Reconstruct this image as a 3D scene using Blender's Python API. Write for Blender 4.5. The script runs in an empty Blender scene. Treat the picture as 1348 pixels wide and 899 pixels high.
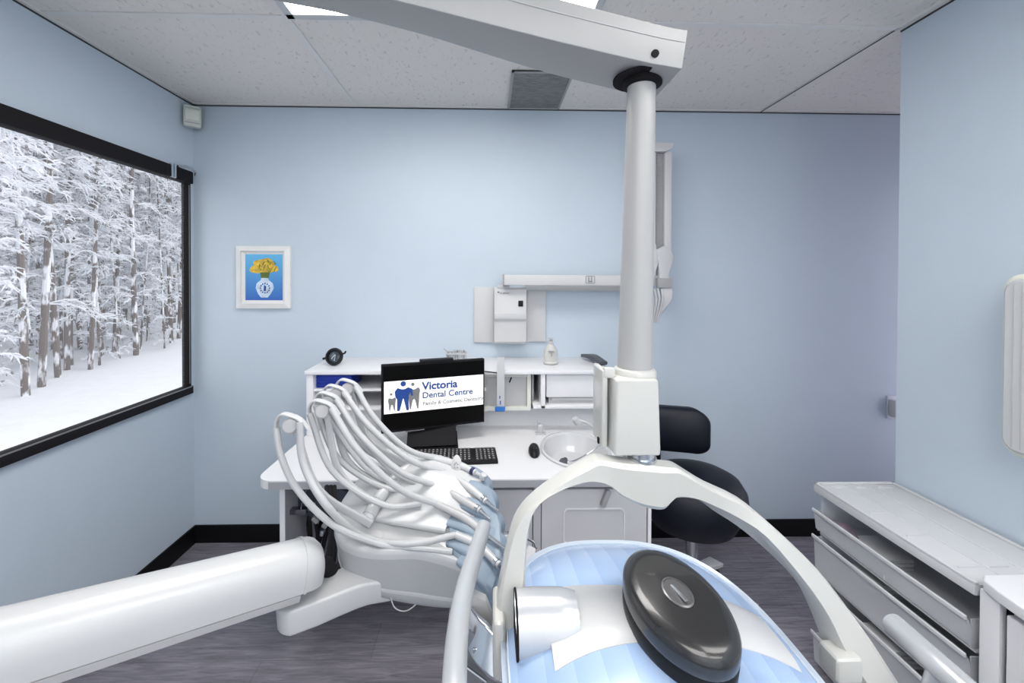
import bpy, bmesh, math, random
from mathutils import Vector, Matrix
C = bpy.context.scene.collection
PI = math.pi
W, H = 1348, 899
F = 540.0
EYE = Vector((0, 0, 1.58))
YAW, PITCH, ROLL = math.radians(-1.3), math.radians(-0.6), math.radians(0.2)
R = Matrix.Rotation(YAW, 3, 'Z') @ Matrix.Rotation(PI/2 + PITCH, 3, 'X') @ Matrix.Rotation(ROLL, 3, 'Z')
# principal point so that the room's depth direction vanishes at (642, 366)
_d = R.transposed() @ Vector((0, 1, 0))
PX = 642 - F*_d.x/(-_d.z)
PY = 366 + F*_d.y/(-_d.z)
cam = bpy.data.cameras.new('camera'); cam_o = bpy.data.objects.new('camera', cam); C.objects.link(cam_o)
cam.sensor_width = 36; cam.lens = F/W*36
cam.shift_x = (W/2 - PX)/W; cam.shift_y = (PY - H/2)/W
cam.clip_start = 0.02
cam_o.matrix_world = Matrix.Translation(EYE) @ R.to_4x4()
bpy.context.scene.camera = cam_o

def ray(u, v): return R @ Vector(((u-PX)/F, (PY-v)/F, -1))
def at(u, v, Y): r = ray(u, v); return EYE + r*(Y/r.y)
def atz(u, v, Z): r = ray(u, v); return EYE + r*((Z-EYE.z)/r.z)
def atx(u, v, X): r = ray(u, v); return EYE + r*(X/r.x)

# ---------------------------------------------------------------- materials
MATS = {}
def mat(name, col, rough=0.5, metal=0.0, var=0.03, scale=8, bump=0.0, bscale=60, coat=0.0, trans=0.0, emit=None, stretch=None, spec=0.5):
    if name in MATS: return MATS[name]
    m = bpy.data.materials.new(name); m.use_nodes = True
    nt = m.node_tree; N = nt.nodes; L = nt.links
    b = N['Principled BSDF']
    b.inputs['Roughness'].default_value = rough; b.inputs['Metallic'].default_value = metal
    b.inputs['Coat Weight'].default_value = coat
    b.inputs['Transmission Weight'].default_value = trans
    b.inputs['Specular IOR Level'].default_value = spec
    tc = N.new('ShaderNodeTexCoord'); mp = N.new('ShaderNodeMapping')
    L.new(tc.outputs['Object'], mp.inputs['Vector'])
    if stretch: mp.inputs['Scale'].default_value = stretch
    nz = N.new('ShaderNodeTexNoise'); nz.inputs['Scale'].default_value = scale; nz.inputs['Detail'].default_value = 3
    L.new(mp.outputs[0], nz.inputs['Vector'])
    cr = N.new('ShaderNodeValToRGB')
    cr.color_ramp.elements[0].color = tuple(max(0, c*(1-var)) for c in col)+(1,)
    cr.color_ramp.elements[1].color = tuple(min(1, c*(1+var)) for c in col)+(1,)
    cr.color_ramp.elements[0].position = .3; cr.color_ramp.elements[1].position = .7
    L.new(nz.outputs['Fac'], cr.inputs[0]); L.new(cr.outputs[0], b.inputs['Base Color'])
    if bump:
        n2 = N.new('ShaderNodeTexNoise'); n2.inputs['Scale'].default_value = bscale; n2.inputs['Detail'].default_value = 4
        L.new(mp.outputs[0], n2.inputs['Vector'])
        bp = N.new('ShaderNodeBump'); bp.inputs['Strength'].default_value = bump; bp.inputs['Distance'].default_value = .01
        L.new(n2.outputs['Fac'], bp.inputs['Height']); L.new(bp.outputs[0], b.inputs['Normal'])
    if emit:
        b.inputs['Emission Color'].default_value = tuple(emit[0])+(1,); b.inputs['Emission Strength'].default_value = emit[1]
    MATS[name] = m
    return m

M_wall = mat('wall_paint', (.515, .595, .675), .55, var=.01, bump=.04, bscale=120)
M_black = mat('black_plastic', (.008, .008, .009), .4, spec=.25)
M_matte = mat('matte_black', (.010, .009, .011), .75, spec=.2)
M_base = mat('black_rubber_base', (.005, .005, .006), .5, spec=.2)
M_lam = mat('white_laminate', (.76, .765, .785), .35, var=.01)
M_lamg = mat('grey_laminate', (.46, .46, .49), .45, var=.01)
M_edge = mat('grey_edge_band', (.36, .37, .40), .4)
M_ivory = mat('ivory_plastic', (.53, .53, .505), .28, var=.01, coat=.2)
M_whitep = mat('white_plastic', (.52, .53, .54), .3, var=.01, coat=.15)
M_greyp = mat('light_grey_plastic', (.46, .46, .47), .38, var=.01)
M_greyd = mat('mid_grey_plastic', (.33, .33, .34), .45, var=.02)
M_arm = mat('warm_grey_arm', (.37, .37, .37), .38, var=.01)
M_xr = mat('xray_grey', (.56, .56, .57), .38, var=.01)
M_pad = mat('blue_grey_pad', (.235, .30, .37), .45, var=.03)
M_hose = mat('white_silicone_hose', (.48, .49, .50), .38, var=.02)
M_chrome = mat('satin_metal', (.62, .64, .67), .22, metal=1.0)
M_dark = mat('dark_void', (.02, .02, .024), .6)
M_navy = mat('navy_vinyl', (.005, .007, .014), .5, spec=.3, var=.1, bump=.05, bscale=150)
M_blue = mat('blue_plastic', (.008, .035, .36), .4)
M_trans = None

def ceiling_mat():
    m = bpy.data.materials.new('fissured_tile'); m.use_nodes = True; nt = m.node_tree; N = nt.nodes; L = nt.links
    b = N['Principled BSDF']; b.inputs['Roughness'].default_value = .85; b.inputs['Specular IOR Level'].default_value = .2
    tc = N.new('ShaderNodeTexCoord')
    mp = N.new('ShaderNodeMapping'); mp.inputs['Scale'].default_value = (1, .45, 1); mp.inputs['Rotation'].default_value = (0, 0, .35)
    L.new(tc.outputs['Object'], mp.inputs[0])
    n1 = N.new('ShaderNodeTexNoise'); n1.inputs['Scale'].default_value = 70; n1.inputs['Detail'].default_value = 3; n1.inputs['Distortion'].default_value = .8
    L.new(mp.outputs[0], n1.inputs[0])
    n2 = N.new('ShaderNodeTexNoise'); n2.inputs['Scale'].default_value = 2.2
    L.new(tc.outputs['Object'], n2.inputs[0])
    r1 = N.new('ShaderNodeValToRGB'); r1.color_ramp.elements[0].position = .30; r1.color_ramp.elements[1].position = .40
    L.new(n1.outputs[0], r1.inputs[0])
    cm = N.new('ShaderNodeMix'); cm.data_type = 'RGBA'
    cm.inputs[6].default_value = (.56, .545, .525, 1); cm.inputs[7].default_value = (.73, .705, .675, 1)
    L.new(r1.outputs[0], cm.inputs[0])
    L.new(cm.outputs[2], b.inputs['Base Color'])
    bp = N.new('ShaderNodeBump'); bp.inputs['Strength'].default_value = .5; bp.inputs['Distance'].default_value = .004
    L.new(n1.outputs[0], bp.inputs['Height']); L.new(bp.outputs[0], b.inputs['Normal'])
    return m
M_tile = ceiling_mat()

def floor_mat():
    m = bpy.data.materials.new('grey_vinyl_planks'); m.use_nodes = True; nt = m.node_tree; N = nt.nodes; L = nt.links
    b = N['Principled BSDF']; b.inputs['Roughness'].default_value = .42
    tc = N.new('ShaderNodeTexCoord')
    br = N.new('ShaderNodeTexBrick'); br.inputs['Scale'].default_value = 1
    br.inputs['Brick Width'].default_value = 1.2; br.inputs['Row Height'].default_value = .18
    br.inputs['Mortar Size'].default_value = .0015; br.offset = .37
    br.inputs['Color1'].default_value = (.9, .9, .9, 1); br.inputs['Color2'].default_value = (.55, .55, .55, 1); br.inputs['Mortar'].default_value = (.2, .2, .2, 1)
    L.new(tc.outputs['Object'], br.inputs[0])
    mp = N.new('ShaderNodeMapping'); mp.inputs['Scale'].default_value = (1.6, 22, 1)
    L.new(tc.outputs['Object'], mp.inputs[0])
    n = N.new('ShaderNodeTexNoise'); n.inputs['Scale'].default_value = 3; n.inputs['Detail'].default_value = 8; n.inputs['Roughness'].default_value = .65; n.inputs['Distortion'].default_value = .9
    L.new(mp.outputs[0], n.inputs[0])
    cr = N.new('ShaderNodeValToRGB'); e = cr.color_ramp.elements
    e[0].position = .28; e[0].color = (.12, .112, .135, 1); e[1].position = .75; e[1].color = (.36, .345, .40, 1)
    e2 = cr.color_ramp.elements.new(.5); e2.color = (.225, .212, .25, 1)
    L.new(n.outputs[0], cr.inputs[0])
    mx = N.new('ShaderNodeMix'); mx.data_type = 'RGBA'; mx.blend_type = 'MULTIPLY'; mx.inputs[0].default_value = .45
    L.new(cr.outputs[0], mx.inputs[6]); L.new(br.outputs[0], mx.inputs[7]); L.new(mx.outputs[2], b.inputs['Base Color'])
    return m
M_floor = floor_mat()

def thin_mat(name, col, alpha, rough=.25):
    m = bpy.data.materials.new(name); m.use_nodes = True; nt = m.node_tree; N = nt.nodes; L = nt.links
    b = N['Principled BSDF']; b.inputs['Roughness'].default_value = rough
    tc = N.new('ShaderNodeTexCoord'); nz = N.new('ShaderNodeTexNoise'); nz.inputs['Scale'].default_value = 5
    L.new(tc.outputs['Object'], nz.inputs[0])
    cr = N.new('ShaderNodeValToRGB'); cr.color_ramp.elements[0].color = tuple(c*.96 for c in col)+(1,); cr.color_ramp.elements[1].color = tuple(col)+(1,)
    L.new(nz.outputs[0], cr.inputs[0]); L.new(cr.outputs[0], b.inputs['Base Color'])
    b.inputs['Alpha'].default_value = alpha
    return m
M_glass = thin_mat('window_glass', (.9, .95, 1), .06, .05)
M_drawer = thin_mat('clear_frosted_plastic', (.80, .82, .85), .45, .22)

def grad_stripe_mat():
    # flutes moulded in the lamp shell: alternating pale blue shades running along the local Y axis
    m = bpy.data.materials.new('fluted_blue_shell'); m.use_nodes = True; nt = m.node_tree; N = nt.nodes; L = nt.links
    b = N['Principled BSDF']; b.inputs['Roughness'].default_value = .18; b.inputs['Coat Weight'].default_value = .4
    tc = N.new('ShaderNodeTexCoord')
    wv = N.new('ShaderNodeTexWave'); wv.inputs['Scale'].default_value = 7.5; wv.bands_direction = 'X'; wv.inputs['Distortion'].default_value = .4; wv.wave_profile = 'SAW'
    L.new(tc.outputs['Object'], wv.inputs[0])
    cr = N.new('ShaderNodeValToRGB'); cr.color_ramp.elements[0].color = (.30, .42, .64, 1); cr.color_ramp.elements[1].color = (.36, .48, .68, 1)
    L.new(wv.outputs[0], cr.inputs[0]); L.new(cr.outputs[0], b.inputs['Base Color'])
    bp = N.new('ShaderNodeBump'); bp.inputs['Strength'].default_value = .25; bp.inputs['Distance'].default_value = .01
    L.new(wv.outputs[0], bp.inputs['Height']); L.new(bp.outputs[0], b.inputs['Normal'])
    return m
M_shell = grad_stripe_mat()

def snow_bark(name, bark, amount):
    m = bpy.data.materials.new(name); m.use_nodes = True; nt = m.node_tree; N = nt.nodes; L = nt.links
    b = N['Principled BSDF']; b.inputs['Roughness'].default_value = .9
    tc = N.new('ShaderNodeTexCoord'); mp = N.new('ShaderNodeMapping'); mp.inputs['Scale'].default_value = (1, 1, .35)
    L.new(tc.outputs['Object'], mp.inputs[0])
    n = N.new('ShaderNodeTexNoise'); n.inputs['Scale'].default_value = 7; n.inputs['Detail'].default_value = 5
    L.new(mp.outputs[0], n.inputs[0])
    cr = N.new('ShaderNodeValToRGB'); cr.color_ramp.elements[0].position = amount; cr.color_ramp.elements[1].position = amount+.06
    cr.color_ramp.elements[0].color = bark+(1,); cr.color_ramp.elements[1].color = (.85, .87, .92, 1)
    L.new(n.outputs[0], cr.inputs[0]); L.new(cr.outputs[0], b.inputs['Base Color'])
    return m
M_bark = snow_bark('snowy_bark', (.17, .135, .12), .48)
M_twig = snow_bark('snowy_twigs', (.20, .185, .19), .37)
M_snow = mat('fresh_snow', (.88, .90, .95), .8, bump=.3, bscale=3)

# ---------------------------------------------------------------- mesh helpers
def NB(): return bmesh.new()
def box(bm, c, s, bev=0, seg=2, rot=None):
    g = bmesh.ops.create_cube(bm, size=1)
    vs = g['verts']
    M = Matrix.Translation(Vector(c)) @ (rot.to_4x4() if rot else Matrix()) @ Matrix.Diagonal((s[0], s[1], s[2], 1))
    bmesh.ops.transform(bm, matrix=M, verts=vs)
    if bev:
        es = list({e for v in vs for e in v.link_edges})
        bmesh.ops.bevel(bm, geom=es, offset=bev, segments=seg, profile=.6, affect='EDGES', clamp_overlap=True)
def mm(bm, a, b, bev=0, seg=2):   # box from two corners
    a, b = Vector(a), Vector(b)
    box(bm, (a+b)/2, [abs(x) for x in (b-a)], bev, seg)
def smooth_path(pts, n=6):
    P = [Vector(p) for p in pts]
    if len(P) < 3: return P
    out = []
    Q = [P[0]*2-P[1]] + P + [P[-1]*2-P[-2]]
    for i in range(1, len(Q)-2):
        for k in range(n):
            t = k/n
            out.append(.5*((2*Q[i]) + (Q[i+1]-Q[i-1])*t + (2*Q[i-1]-5*Q[i]+4*Q[i+1]-Q[i+2])*t*t + (3*Q[i]-Q[i-1]-3*Q[i+1]+Q[i+2])*t**3))
    out.append(P[-1]); return out
def lerp_list(vals, n):
    if not hasattr(vals, '__len__'): return [vals]*n
    out = []
    for i in range(n):
        t = i/(n-1)*(len(vals)-1); k = min(int(t), len(vals)-2); f = t-k
        a, b = vals[k], vals[k+1]
        out.append(a+(b-a)*f if not hasattr(a, '__len__') else [x+(y-x)*f for x, y in zip(a, b)])
    return out
def rings(bm, rr, cap=True, closed=True):
    V = [[bm.verts.new(p) for p in r] for r in rr]
    n = len(V[0])
    for a, b in zip(V, V[1:]):
        for i in range(n if closed else n-1):
            j = (i+1) % n
            bm.faces.new((a[i], a[j], b[j], b[i]))
    if cap:
        bm.faces.new(V[0][::-1]); bm.faces.new(V[-1])
    return V
def tube(bm, pts, r, seg=10, n=6, cap=True, sm=True):
    P = smooth_path(pts, n) if sm else [Vector(p) for p in pts]
    rad = lerp_list(r, len(P))
    t0 = (P[1]-P[0]).normalized()
    up = Vector((0, 0, 1)) if abs(t0.z) < .9 else Vector((1, 0, 0))
    a = t0.cross(up).normalized(); rr = []
    for i, p in enumerate(P):
        t = (P[min(i+1, len(P)-1)]-P[max(i-1, 0)]).normalized()
        a = (a - t*a.dot(t)).normalized(); b = t.cross(a)
        rr.append([p + (a*math.cos(2*PI*k/seg)+b*math.sin(2*PI*k/seg))*rad[i] for k in range(seg)])
    rings(bm, rr, cap)
def strap(bm, pts, ws, hs, side, n=6, rnd=.3):
    """bar of rounded rectangular section: ws along `side`, hs across it"""
    P = smooth_path(pts, n); wl = lerp_list(ws, len(P)); hl = lerp_list(hs, len(P)); rr = []
    S0 = Vector(side).normalized()
    for i, p in enumerate(P):
        t = (P[min(i+1, len(P)-1)]-P[max(i-1, 0)]).normalized()
        s = (S0 - t*S0.dot(t)).normalized(); u = s.cross(t)
        w, h = wl[i]/2, hl[i]/2; c = rnd*min(w, h); ring = []
        for (sx, sy, a0) in ((1, 1, 0), (-1, 1, 90), (-1, -1, 180), (1, -1, 270)):
            for k in range(4):
                an = math.radians(a0+k*30)
                ring.append(p + s*(sx*(w-c)+c*math.cos(an)) + u*(sy*(h-c)+c*math.sin(an)))
        rr.append(ring)
    rings(bm, rr)
def lathe(bm, prof, org, axis=(0, 0, 1), seg=28, sx=1, sy=1, xdir=None):
    ax = Vector(axis).normalized()
    x = Vector(xdir) if xdir else (Vector((1, 0, 0)) if abs(ax.x) < .9 else Vector((0, 1, 0)))
    x = (x - ax*x.dot(ax)).normalized(); y = ax.cross(x); o = Vector(org)
    rr = [[o + ax*h + (x*math.cos(2*PI*k/seg)*sx + y*math.sin(2*PI*k/seg)*sy)*max(r, 1e-4) for k in range(seg)] for r, h in prof]
    rings(bm, rr)
def prism(bm, poly, vec):
    v = Vector(vec); rings(bm, [[Vector(p) for p in poly], [Vector(p)+v for p in poly]])
def bevel_all(bm, off, seg=2, ang=30):
    bm.normal_update()
    es = [e for e in bm.edges if len(e.link_faces) == 2 and e.calc_face_angle(0) > math.radians(ang)]
    bmesh.ops.bevel(bm, geom=es, offset=off, segments=seg, profile=.6, affect='EDGES', clamp_overlap=True)

ORG = {}
def obj(name, bm, m, parent=None, org=None, smooth=35):
    bmesh.ops.recalc_face_normals(bm, faces=bm.faces)
    me = bpy.data.meshes.new(name)
    o = bpy.data.objects.new(name, me); C.objects.link(o)
    if parent is not None:
        base = ORG[parent.name]
        o.parent = parent
        ORG[o.name] = base
    else:
        if org is None:
            xs = [v.co for v in bm.verts]
            lo = [min(p[i] for p in xs) for i in range(3)]; hi = [max(p[i] for p in xs) for i in range(3)]
            org = ((lo[0]+hi[0])/2, (lo[1]+hi[1])/2, lo[2])
        base = Vector(org); o.location = base; ORG[o.name] = base
    bmesh.ops.translate(bm, vec=-base, verts=bm.verts)
    for f in bm.faces: f.smooth = True
    bm.to_mesh(me); bm.free()
    if smooth:
        try: me.set_sharp_from_angle(angle=math.radians(smooth))
        except Exception: pass
    me.materials.append(m)
    return o
def tag(o, label=None, cat=None, group=None, kind=None):
    if label: o['label'] = label
    if cat: o['category'] = cat
    if group: o['group'] = group
    if kind: o['kind'] = kind
    return o
def thing(name, label, cat, loc, group=None):
    o = bpy.data.objects.new(name, None); C.objects.link(o); o.location = loc; o.empty_display_size = .05
    ORG[o.name] = Vector(loc)
    return tag(o, label, cat, group)
def struct(name, bm, m, **k): return tag(obj(name, bm, m, **k), kind='structure')
def copy_tree(o, parent=None):
    c = o.copy(); C.objects.link(c)
    if parent: c.parent = parent
    for ch in list(o.children): copy_tree(ch, c)
    return c
def text(s, size, M, m, name, parent, ext=.0004, width=None):
    cu = bpy.data.curves.new(name, 'FONT'); cu.body = s; cu.size = size; cu.extrude = ext; cu.align_x = 'LEFT'; cu.offset = TXT_OFF
    o = bpy.data.objects.new(name, cu); C.objects.link(o)
    bpy.context.view_layer.update()
    me = bpy.data.meshes.new_from_object(o); bpy.data.objects.remove(o)
    if width:
        w = max(v.co.x for v in me.vertices); k = width/w
        for v in me.vertices: v.co.x *= k
    me.materials.clear(); me.materials.append(m)
    base = ORG[parent.name]
    me.transform(Matrix.Translation(-base) @ M)
    o2 = bpy.data.objects.new(name, me); C.objects.link(o2); o2.parent = parent; ORG[o2.name] = base
    return o2
TXT_OFF = 0

# ================================================================ THE ROOM
D = 2.47; XL = -1.74; XR = 1.68; YR = at(1184, 400, 1).x and None
YE = 1.68*1/(at(1183, 300, 1).x)       # where the right wall ends
HC = 2.60; YB = -1.6; XH = 3.1
b = NB(); mm(b, (XL-.02, YB-.1, -.1), (XH+.1, D+.1, 0)); struct('floor', b, M_floor)
b = NB(); mm(b, (XL-.02, YB-.1, HC), (XH+.1, D+.1, HC+.1)); struct('ceiling', b, M_tile)
b = NB(); mm(b, (XL-.02, D, 0), (XH+.1, D+.1, HC)); struct('wall_back', b, M_wall)
b = NB(); mm(b, (XR, YB, 0), (XH+.1, YE, HC)); struct('wall_right', b, M_wall)
b = NB(); mm(b, (XH, YE, 0), (XH+.1, D, HC)); struct('wall_hall', b, M_wall)
b = NB(); mm(b, (XL-.02, YB-.1, 0), (XH+.1, YB, HC)); struct('wall_rear', b, M_wall)
# left wall around the window opening
wyR = atx(246, 400, XL).y; wyL = 0.35
wzT = atx(246, 226, XL).z; wzB = atx(249, 517, XL).z
b = NB()
mm(b, (XL-.02, YB, 0), (XL, D, wzB)); mm(b, (XL-.02, YB, wzT), (XL, D, HC))
mm(b, (XL-.02, YB, wzB), (XL, wyL, wzT)); mm(b, (XL-.02, wyR, wzB), (XL, D, wzT))
struct('wall_left', b, M_wall)
# window: frame, pane
t = thing('window_1', None, None, (XL, (wyL+wyR)/2, wzB)); tag(t, kind='structure')
b = NB(); fw = .045
mm(b, (XL-.02, wyL, wzB), (XL+.03, wyR+.01, wzB+.045), .004)
mm(b, (XL-.02, wyL, wzT-.072), (XL+.035, wyR+.01, wzT), .008)
mm(b, (XL-.02, wyR-.014, wzB), (XL+.018, wyR+.010, wzT), .004)
mm(b, (XL-.03, wyL, wzB), (XL+.025, wyL+.05, wzT), .006)
obj('window_frame', b, M_matte, t)
b = NB(); mm(b, (XL+.018, wyR-.008, wzB+.06), (XL+.020, wyR-.003, wzT-.08)); mm(b, (XL+.028, wyL, wzB+.040), (XL+.031, wyR, wzB+.045))
obj('bead', b, mat('grey_bead', (.3, .3, .3), .3, metal=.6), t)
b = NB(); mm(b, (XL-.006, wyL+.03, wzB+.04), (XL-.003, wyR-.02, wzT-.05)); obj('pane', b, M_glass, t)
b = NB(); mm(b, (XL+.033, wyR-.17, wzT-.07), (XL+.045, wyR-.155, wzT+.004)); mm(b, (XL+.033, wyR-.15, wzT-.07), (XL+.045, wyR-.135, wzT+.004))
tube(b, [(XL+.04, wyR-.12, wzT-.0), (XL+.05, wyR-.06, wzT+.012), (XL+.05, wyR+.0, wzT-.0), (XL+.04, wyR+.015, wzT-.02)], .006, 8)
obj('blind_bracket', b, M_chrome, t)
# baseboards
bh = .105
b = NB(); mm(b, (XL, D-.012, 0), (XH, D, bh), .003); struct('baseboard_back', b, M_base)
b = NB(); mm(b, (XL, YB, 0), (XL+.012, D-.012, bh), .003); struct('baseboard_left', b, M_base)
b = NB(); mm(b, (XR-.012, YB, 0), (XR, YE+.012, bh), .003); mm(b, (XR-.012, YE, 0), (XH, YE+.012, bh), .003); struct('baseboard_right', b, M_base)
# ceiling grid
M_tbar = mat('grid_white', (.70, .69, .68), .5)
gx = [at(468, 139, D).x, None, at(1002, 150, D).x]; gx[1] = gx[0]+(gx[2]-gx[0])/2
gy = atz(950, 32, HC).y
b = NB()
for X in gx: mm(b, (X-.012, YB, HC-.006), (X+.012, D, HC+.01))
for Y in (gy, gy-.61, gy-1.22, gy-1.83, gy-2.44): mm(b, (XL, Y-.012, HC-.005), (XR if Y < YE else XH, Y+.012, HC+.01))
mm(b, (XR-.03, YB, HC-.008), (XR, YE, HC)); mm(b, (XL, YB, HC-.006), (XL+.022, D, HC)); mm(b, (XL, D-.02, HC-.006), (XH, D, HC))
struct('trim_1', b, M_tbar)
b = NB()
mm(b, (gx[2]-.010, YE-.02, HC-.008), (gx[2]-.004, D, HC-.004)); mm(b, (XL, D-.004, HC-.012), (XH, D, HC-.004)); mm(b, (XL, YB, HC-.012), (XL+.004, D, HC-.004)); mm(b, (XR-.004, YB, HC-.014), (XR, YE, HC-.006))
struct('painted_shadow_line', b, mat('shadow_gap', (.04, .04, .045), .7))  # dark strips drawn in for the shadow lines along the ceiling joints
# dark patterned return-air tile next to the seam
vx0 = at(668, 146, D).x
t = thing('ceiling_vent', 'dark grey square air vent in the ceiling above the back wall', 'vent', ((vx0+gx[1])/2, 2.23, HC-.012))
vy0 = atz(705, 92, HC).y
b = NB(); mm(b, (vx0, vy0, HC-.008), (gx[1]-.012, D-.02, HC-.003)); obj('grille', b, mat('vent_mesh', (.20, .20, .205), .7, var=.25, scale=90, bump=.6, bscale=120, stretch=(.3, 1.5, 1)), t)
b = NB()
for (p, q) in (((vx0, vy0), (vx0+.012, D-.02)), ((gx[1]-.024, vy0), (gx[1]-.012, D-.02)), ((vx0, vy0), (gx[1]-.012, vy0+.012))): mm(b, (p[0], p[1], HC-.012), (q[0], q[1], HC-.003))
obj('vent_frame', b, M_greyd, t)
# troffers
M_lens = mat('lit_diffuser', (.9, .9, .9), .5, emit=((1, .965, .93), 8.5))
M_lens2 = mat('bright_lit_diffuser', (.9, .9, .9), .5, emit=((1, .965, .93), 13.5))
def troffer(x0, x1, y0, y1, label, lens=None):
    t = thing('ceiling_light', label, 'ceiling light', ((x0+x1)/2, (y0+y1)/2, HC-.02), 'recessed fluorescent ceiling panels')
    b = NB()
    for (p, q) in (((x0, y0), (x1, y0+.03)), ((x0, y1-.03), (x1, y1)), ((x0, y0), (x0+.03, y1)), ((x1-.03, y0), (x1, y1))): mm(b, (p[0], p[1], HC-.018), (q[0], q[1], HC-.001), .002)
    obj('light_frame', b, M_whitep, t)
    b = NB(); mm(b, (x0+.03, y0+.03, HC-.012), (x1-.03, y1-.03, HC-.004)); obj('diffuser', b, lens or M_lens, t)
troffer(gx[0]+.012, gx[1]-.012, gy-.61+.012, gy-.012, 'lit ceiling light panel above the big white lamp arm', M_lens2)
for (xa, xb, k, lab) in ((gx[0], gx[1], 3, 'added unseen fill light panel above and behind the camera'), (gx[1], gx[2], 2, 'added unseen fill light panel beside the right wall behind the camera'), (gx[0], gx[1], 4, 'added unseen fill light panel nearest the rear wall'), (gx[1], gx[2], 4, 'added unseen fill light panel in the rear right corner')):  # panels out of view, added to even out the room's brightness
    troffer(xa+.012, xb-.012, gy-.61*(k+1)+.012, gy-.61*k-.012, lab)
def area(name, loc, sx, sy, power, col, rot=(0, 0, 0)):
    l = bpy.data.lights.new(name, 'AREA'); l.shape = 'RECTANGLE'; l.size = sx; l.size_y = sy; l.energy = power; l.color = col
    o = bpy.data.objects.new(name, l); C.objects.link(o); o.location = loc; o.rotation_euler = rot; return o
area('hall_fill_light', (XH-.03, (YE+D)/2, 1.25), 2.0, .6, 7, (1, .90, 1), (0, PI/2, 0))  # added area light for the lilac hall glow; no doorway is built
area('rear_fill_light', (0.2, YB+.03, 1.4), 2.6, 1.9, 12, (1, .975, .95), (PI/2, 0, 0))  # added fill from behind the camera; the rear wall is solid

# ================================================================ OUTSIDE
random.seed(4)
def gz(x, y):   # snow surface
    d = max(0, -x-4.0)
    return -.25 + .035*d + .10*math.sin(x*.7+1)*math.sin(y*.5) + .03*max(0, y-6)
b = NB(); nx, ny = 50, 60; V = []
for i in range(nx+1):
    V.append([b.verts.new((XL-.16-i*.8, -12+j*.9, gz(XL-.16-i*.8, -12+j*.9))) for j in range(ny+1)])
for i in range(nx):
    for j in range(ny): b.faces.new((V[i][j], V[i+1][j], V[i+1][j+1], V[i][j+1]))
o = struct('ground', b, M_snow, smooth=180)
def make_tree(v, hgt, r0, nb, blen, cz, name='snowy_tree'):
    rnd = random.Random(v*7+1)
    t = thing(name, None, None, (0, 0, 0))
    b = NB(); lean = Vector((rnd.uniform(-.35, .35), rnd.uniform(-.35, .35), 0)); pts = [Vector((0, 0, -.3))]
    for k in range(1, 7): pts.append(Vector((0, 0, hgt*k/6)) + lean*(k/6)**1.3*hgt*.12 + Vector((rnd.uniform(-.04, .04), rnd.uniform(-.04, .04), 0)))
    tube(b, pts, [r0*1.25, r0, r0*.9, r0*.75, r0*.55, r0*.35, .02], 8, 3)
    obj('trunk', b, M_bark, t)
    P = smooth_path(pts, 6)
    b = NB()
    for k in range(nb):
        f = cz + (1-cz)*rnd.random()**.9
        p = P[min(int(f*(len(P)-1)), len(P)-1)]
        a = rnd.uniform(0, 2*PI); L = blen*(1.1-f*.85)*rnd.uniform(.5, 1.1)*(1 if f > .25 else .6)
        dr = Vector((math.cos(a), math.sin(a), 0))
        q1 = p+dr*L*.5+Vector((0, 0, L*rnd.uniform(-.05, .2))); q2 = p+dr*L+Vector((0, 0, -L*rnd.uniform(.05, .4)))
        tube(b, [p, q1, q2], [.009, .012, .005], 4, 3, cap=False)
        for j in range(12):
            s = rnd.uniform(.2, 1); base = p.lerp(q1, s*2) if s < .5 else q1.lerp(q2, s*2-1)
            dd = (dr + Vector((rnd.uniform(-1, 1), rnd.uniform(-1, 1), rnd.uniform(-.9, .25)))).normalized()*L*rnd.uniform(.15, .35)
            tube(b, [base, base+dd*.5+Vector((0, 0, .015)), base+dd], [.007, .010, .003], 3, 1, cap=False, sm=False)
    obj('foliage', b, M_twig, t)
    return t
protos = [make_tree(0, 9, .026, 170, .75, .08), make_tree(1, 11, .036, 150, .9, .12), make_tree(2, 8, .016, 140, .55, .05),
          make_tree(3, 12, .055, 230, 1.25, .08), make_tree(4, 6, .012, 140, .6, .03)]
TL = ['tall thin snow-dusted tree in the wood outside the window', 'straight brown trunk with snowy twigs outside the window',
      'slender young tree with frosted branches outside the window', 'big snow-laden tree with spreading boughs outside the window',
      'spindly frosted sapling among the trees outside the window']
random.seed(11); used = set(); ntree = 0; placed = []
eA = at(0, 580, 4.6); eB = at(243, 455, 10.5)
while ntree < 290:
    k = random.random(); dirx = random.uniform(-1.28, -.70)
    edgeY = 4.4 + (dirx+1.24)/.5*5.6
    Y = max(edgeY, 3.9) + random.random()**1.4*15; X = dirx*Y
    if ntree >= 235: X = -random.uniform(6.5, 15); Y = random.uniform(-3, 5); dirx = -9; edgeY = 9
    if any((X-a)**2+(Y-c)**2 < .12 for a, c in placed): continue
    placed.append((X, Y))
    v = random.choice([0, 0, 1, 1, 2, 2, 2, 3, 4, 4])
    if v == 3 and Y < edgeY+1: v = 1
    if v not in used: o = protos[v]; used.add(v)
    else: o = copy_tree(protos[v])
    o.location = (X, Y, gz(X, Y)-.05); o.rotation_euler = (0, 0, random.uniform(0, 6.28)); s = random.uniform(.85, 1.2); o.scale = (s, s, s)
    tag(o, TL[v], 'tree', 'snowy trees outside the window'); ntree += 1
wd = bpy.data.worlds.new('sky'); bpy.context.scene.world = wd; wd.use_nodes = True
wd.node_tree.nodes['Background'].inputs[0].default_value = (.97, .98, 1, 1); wd.node_tree.nodes['Background'].inputs[1].default_value = 1.5
sc = bpy.context.scene
sc.view_settings.view_transform = 'Standard'; sc.view_settings.look = 'None'; sc.view_settings.gamma = 1; sc.view_settings.use_curve_mapping = False
sc.view_settings.exposure = 0

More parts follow.
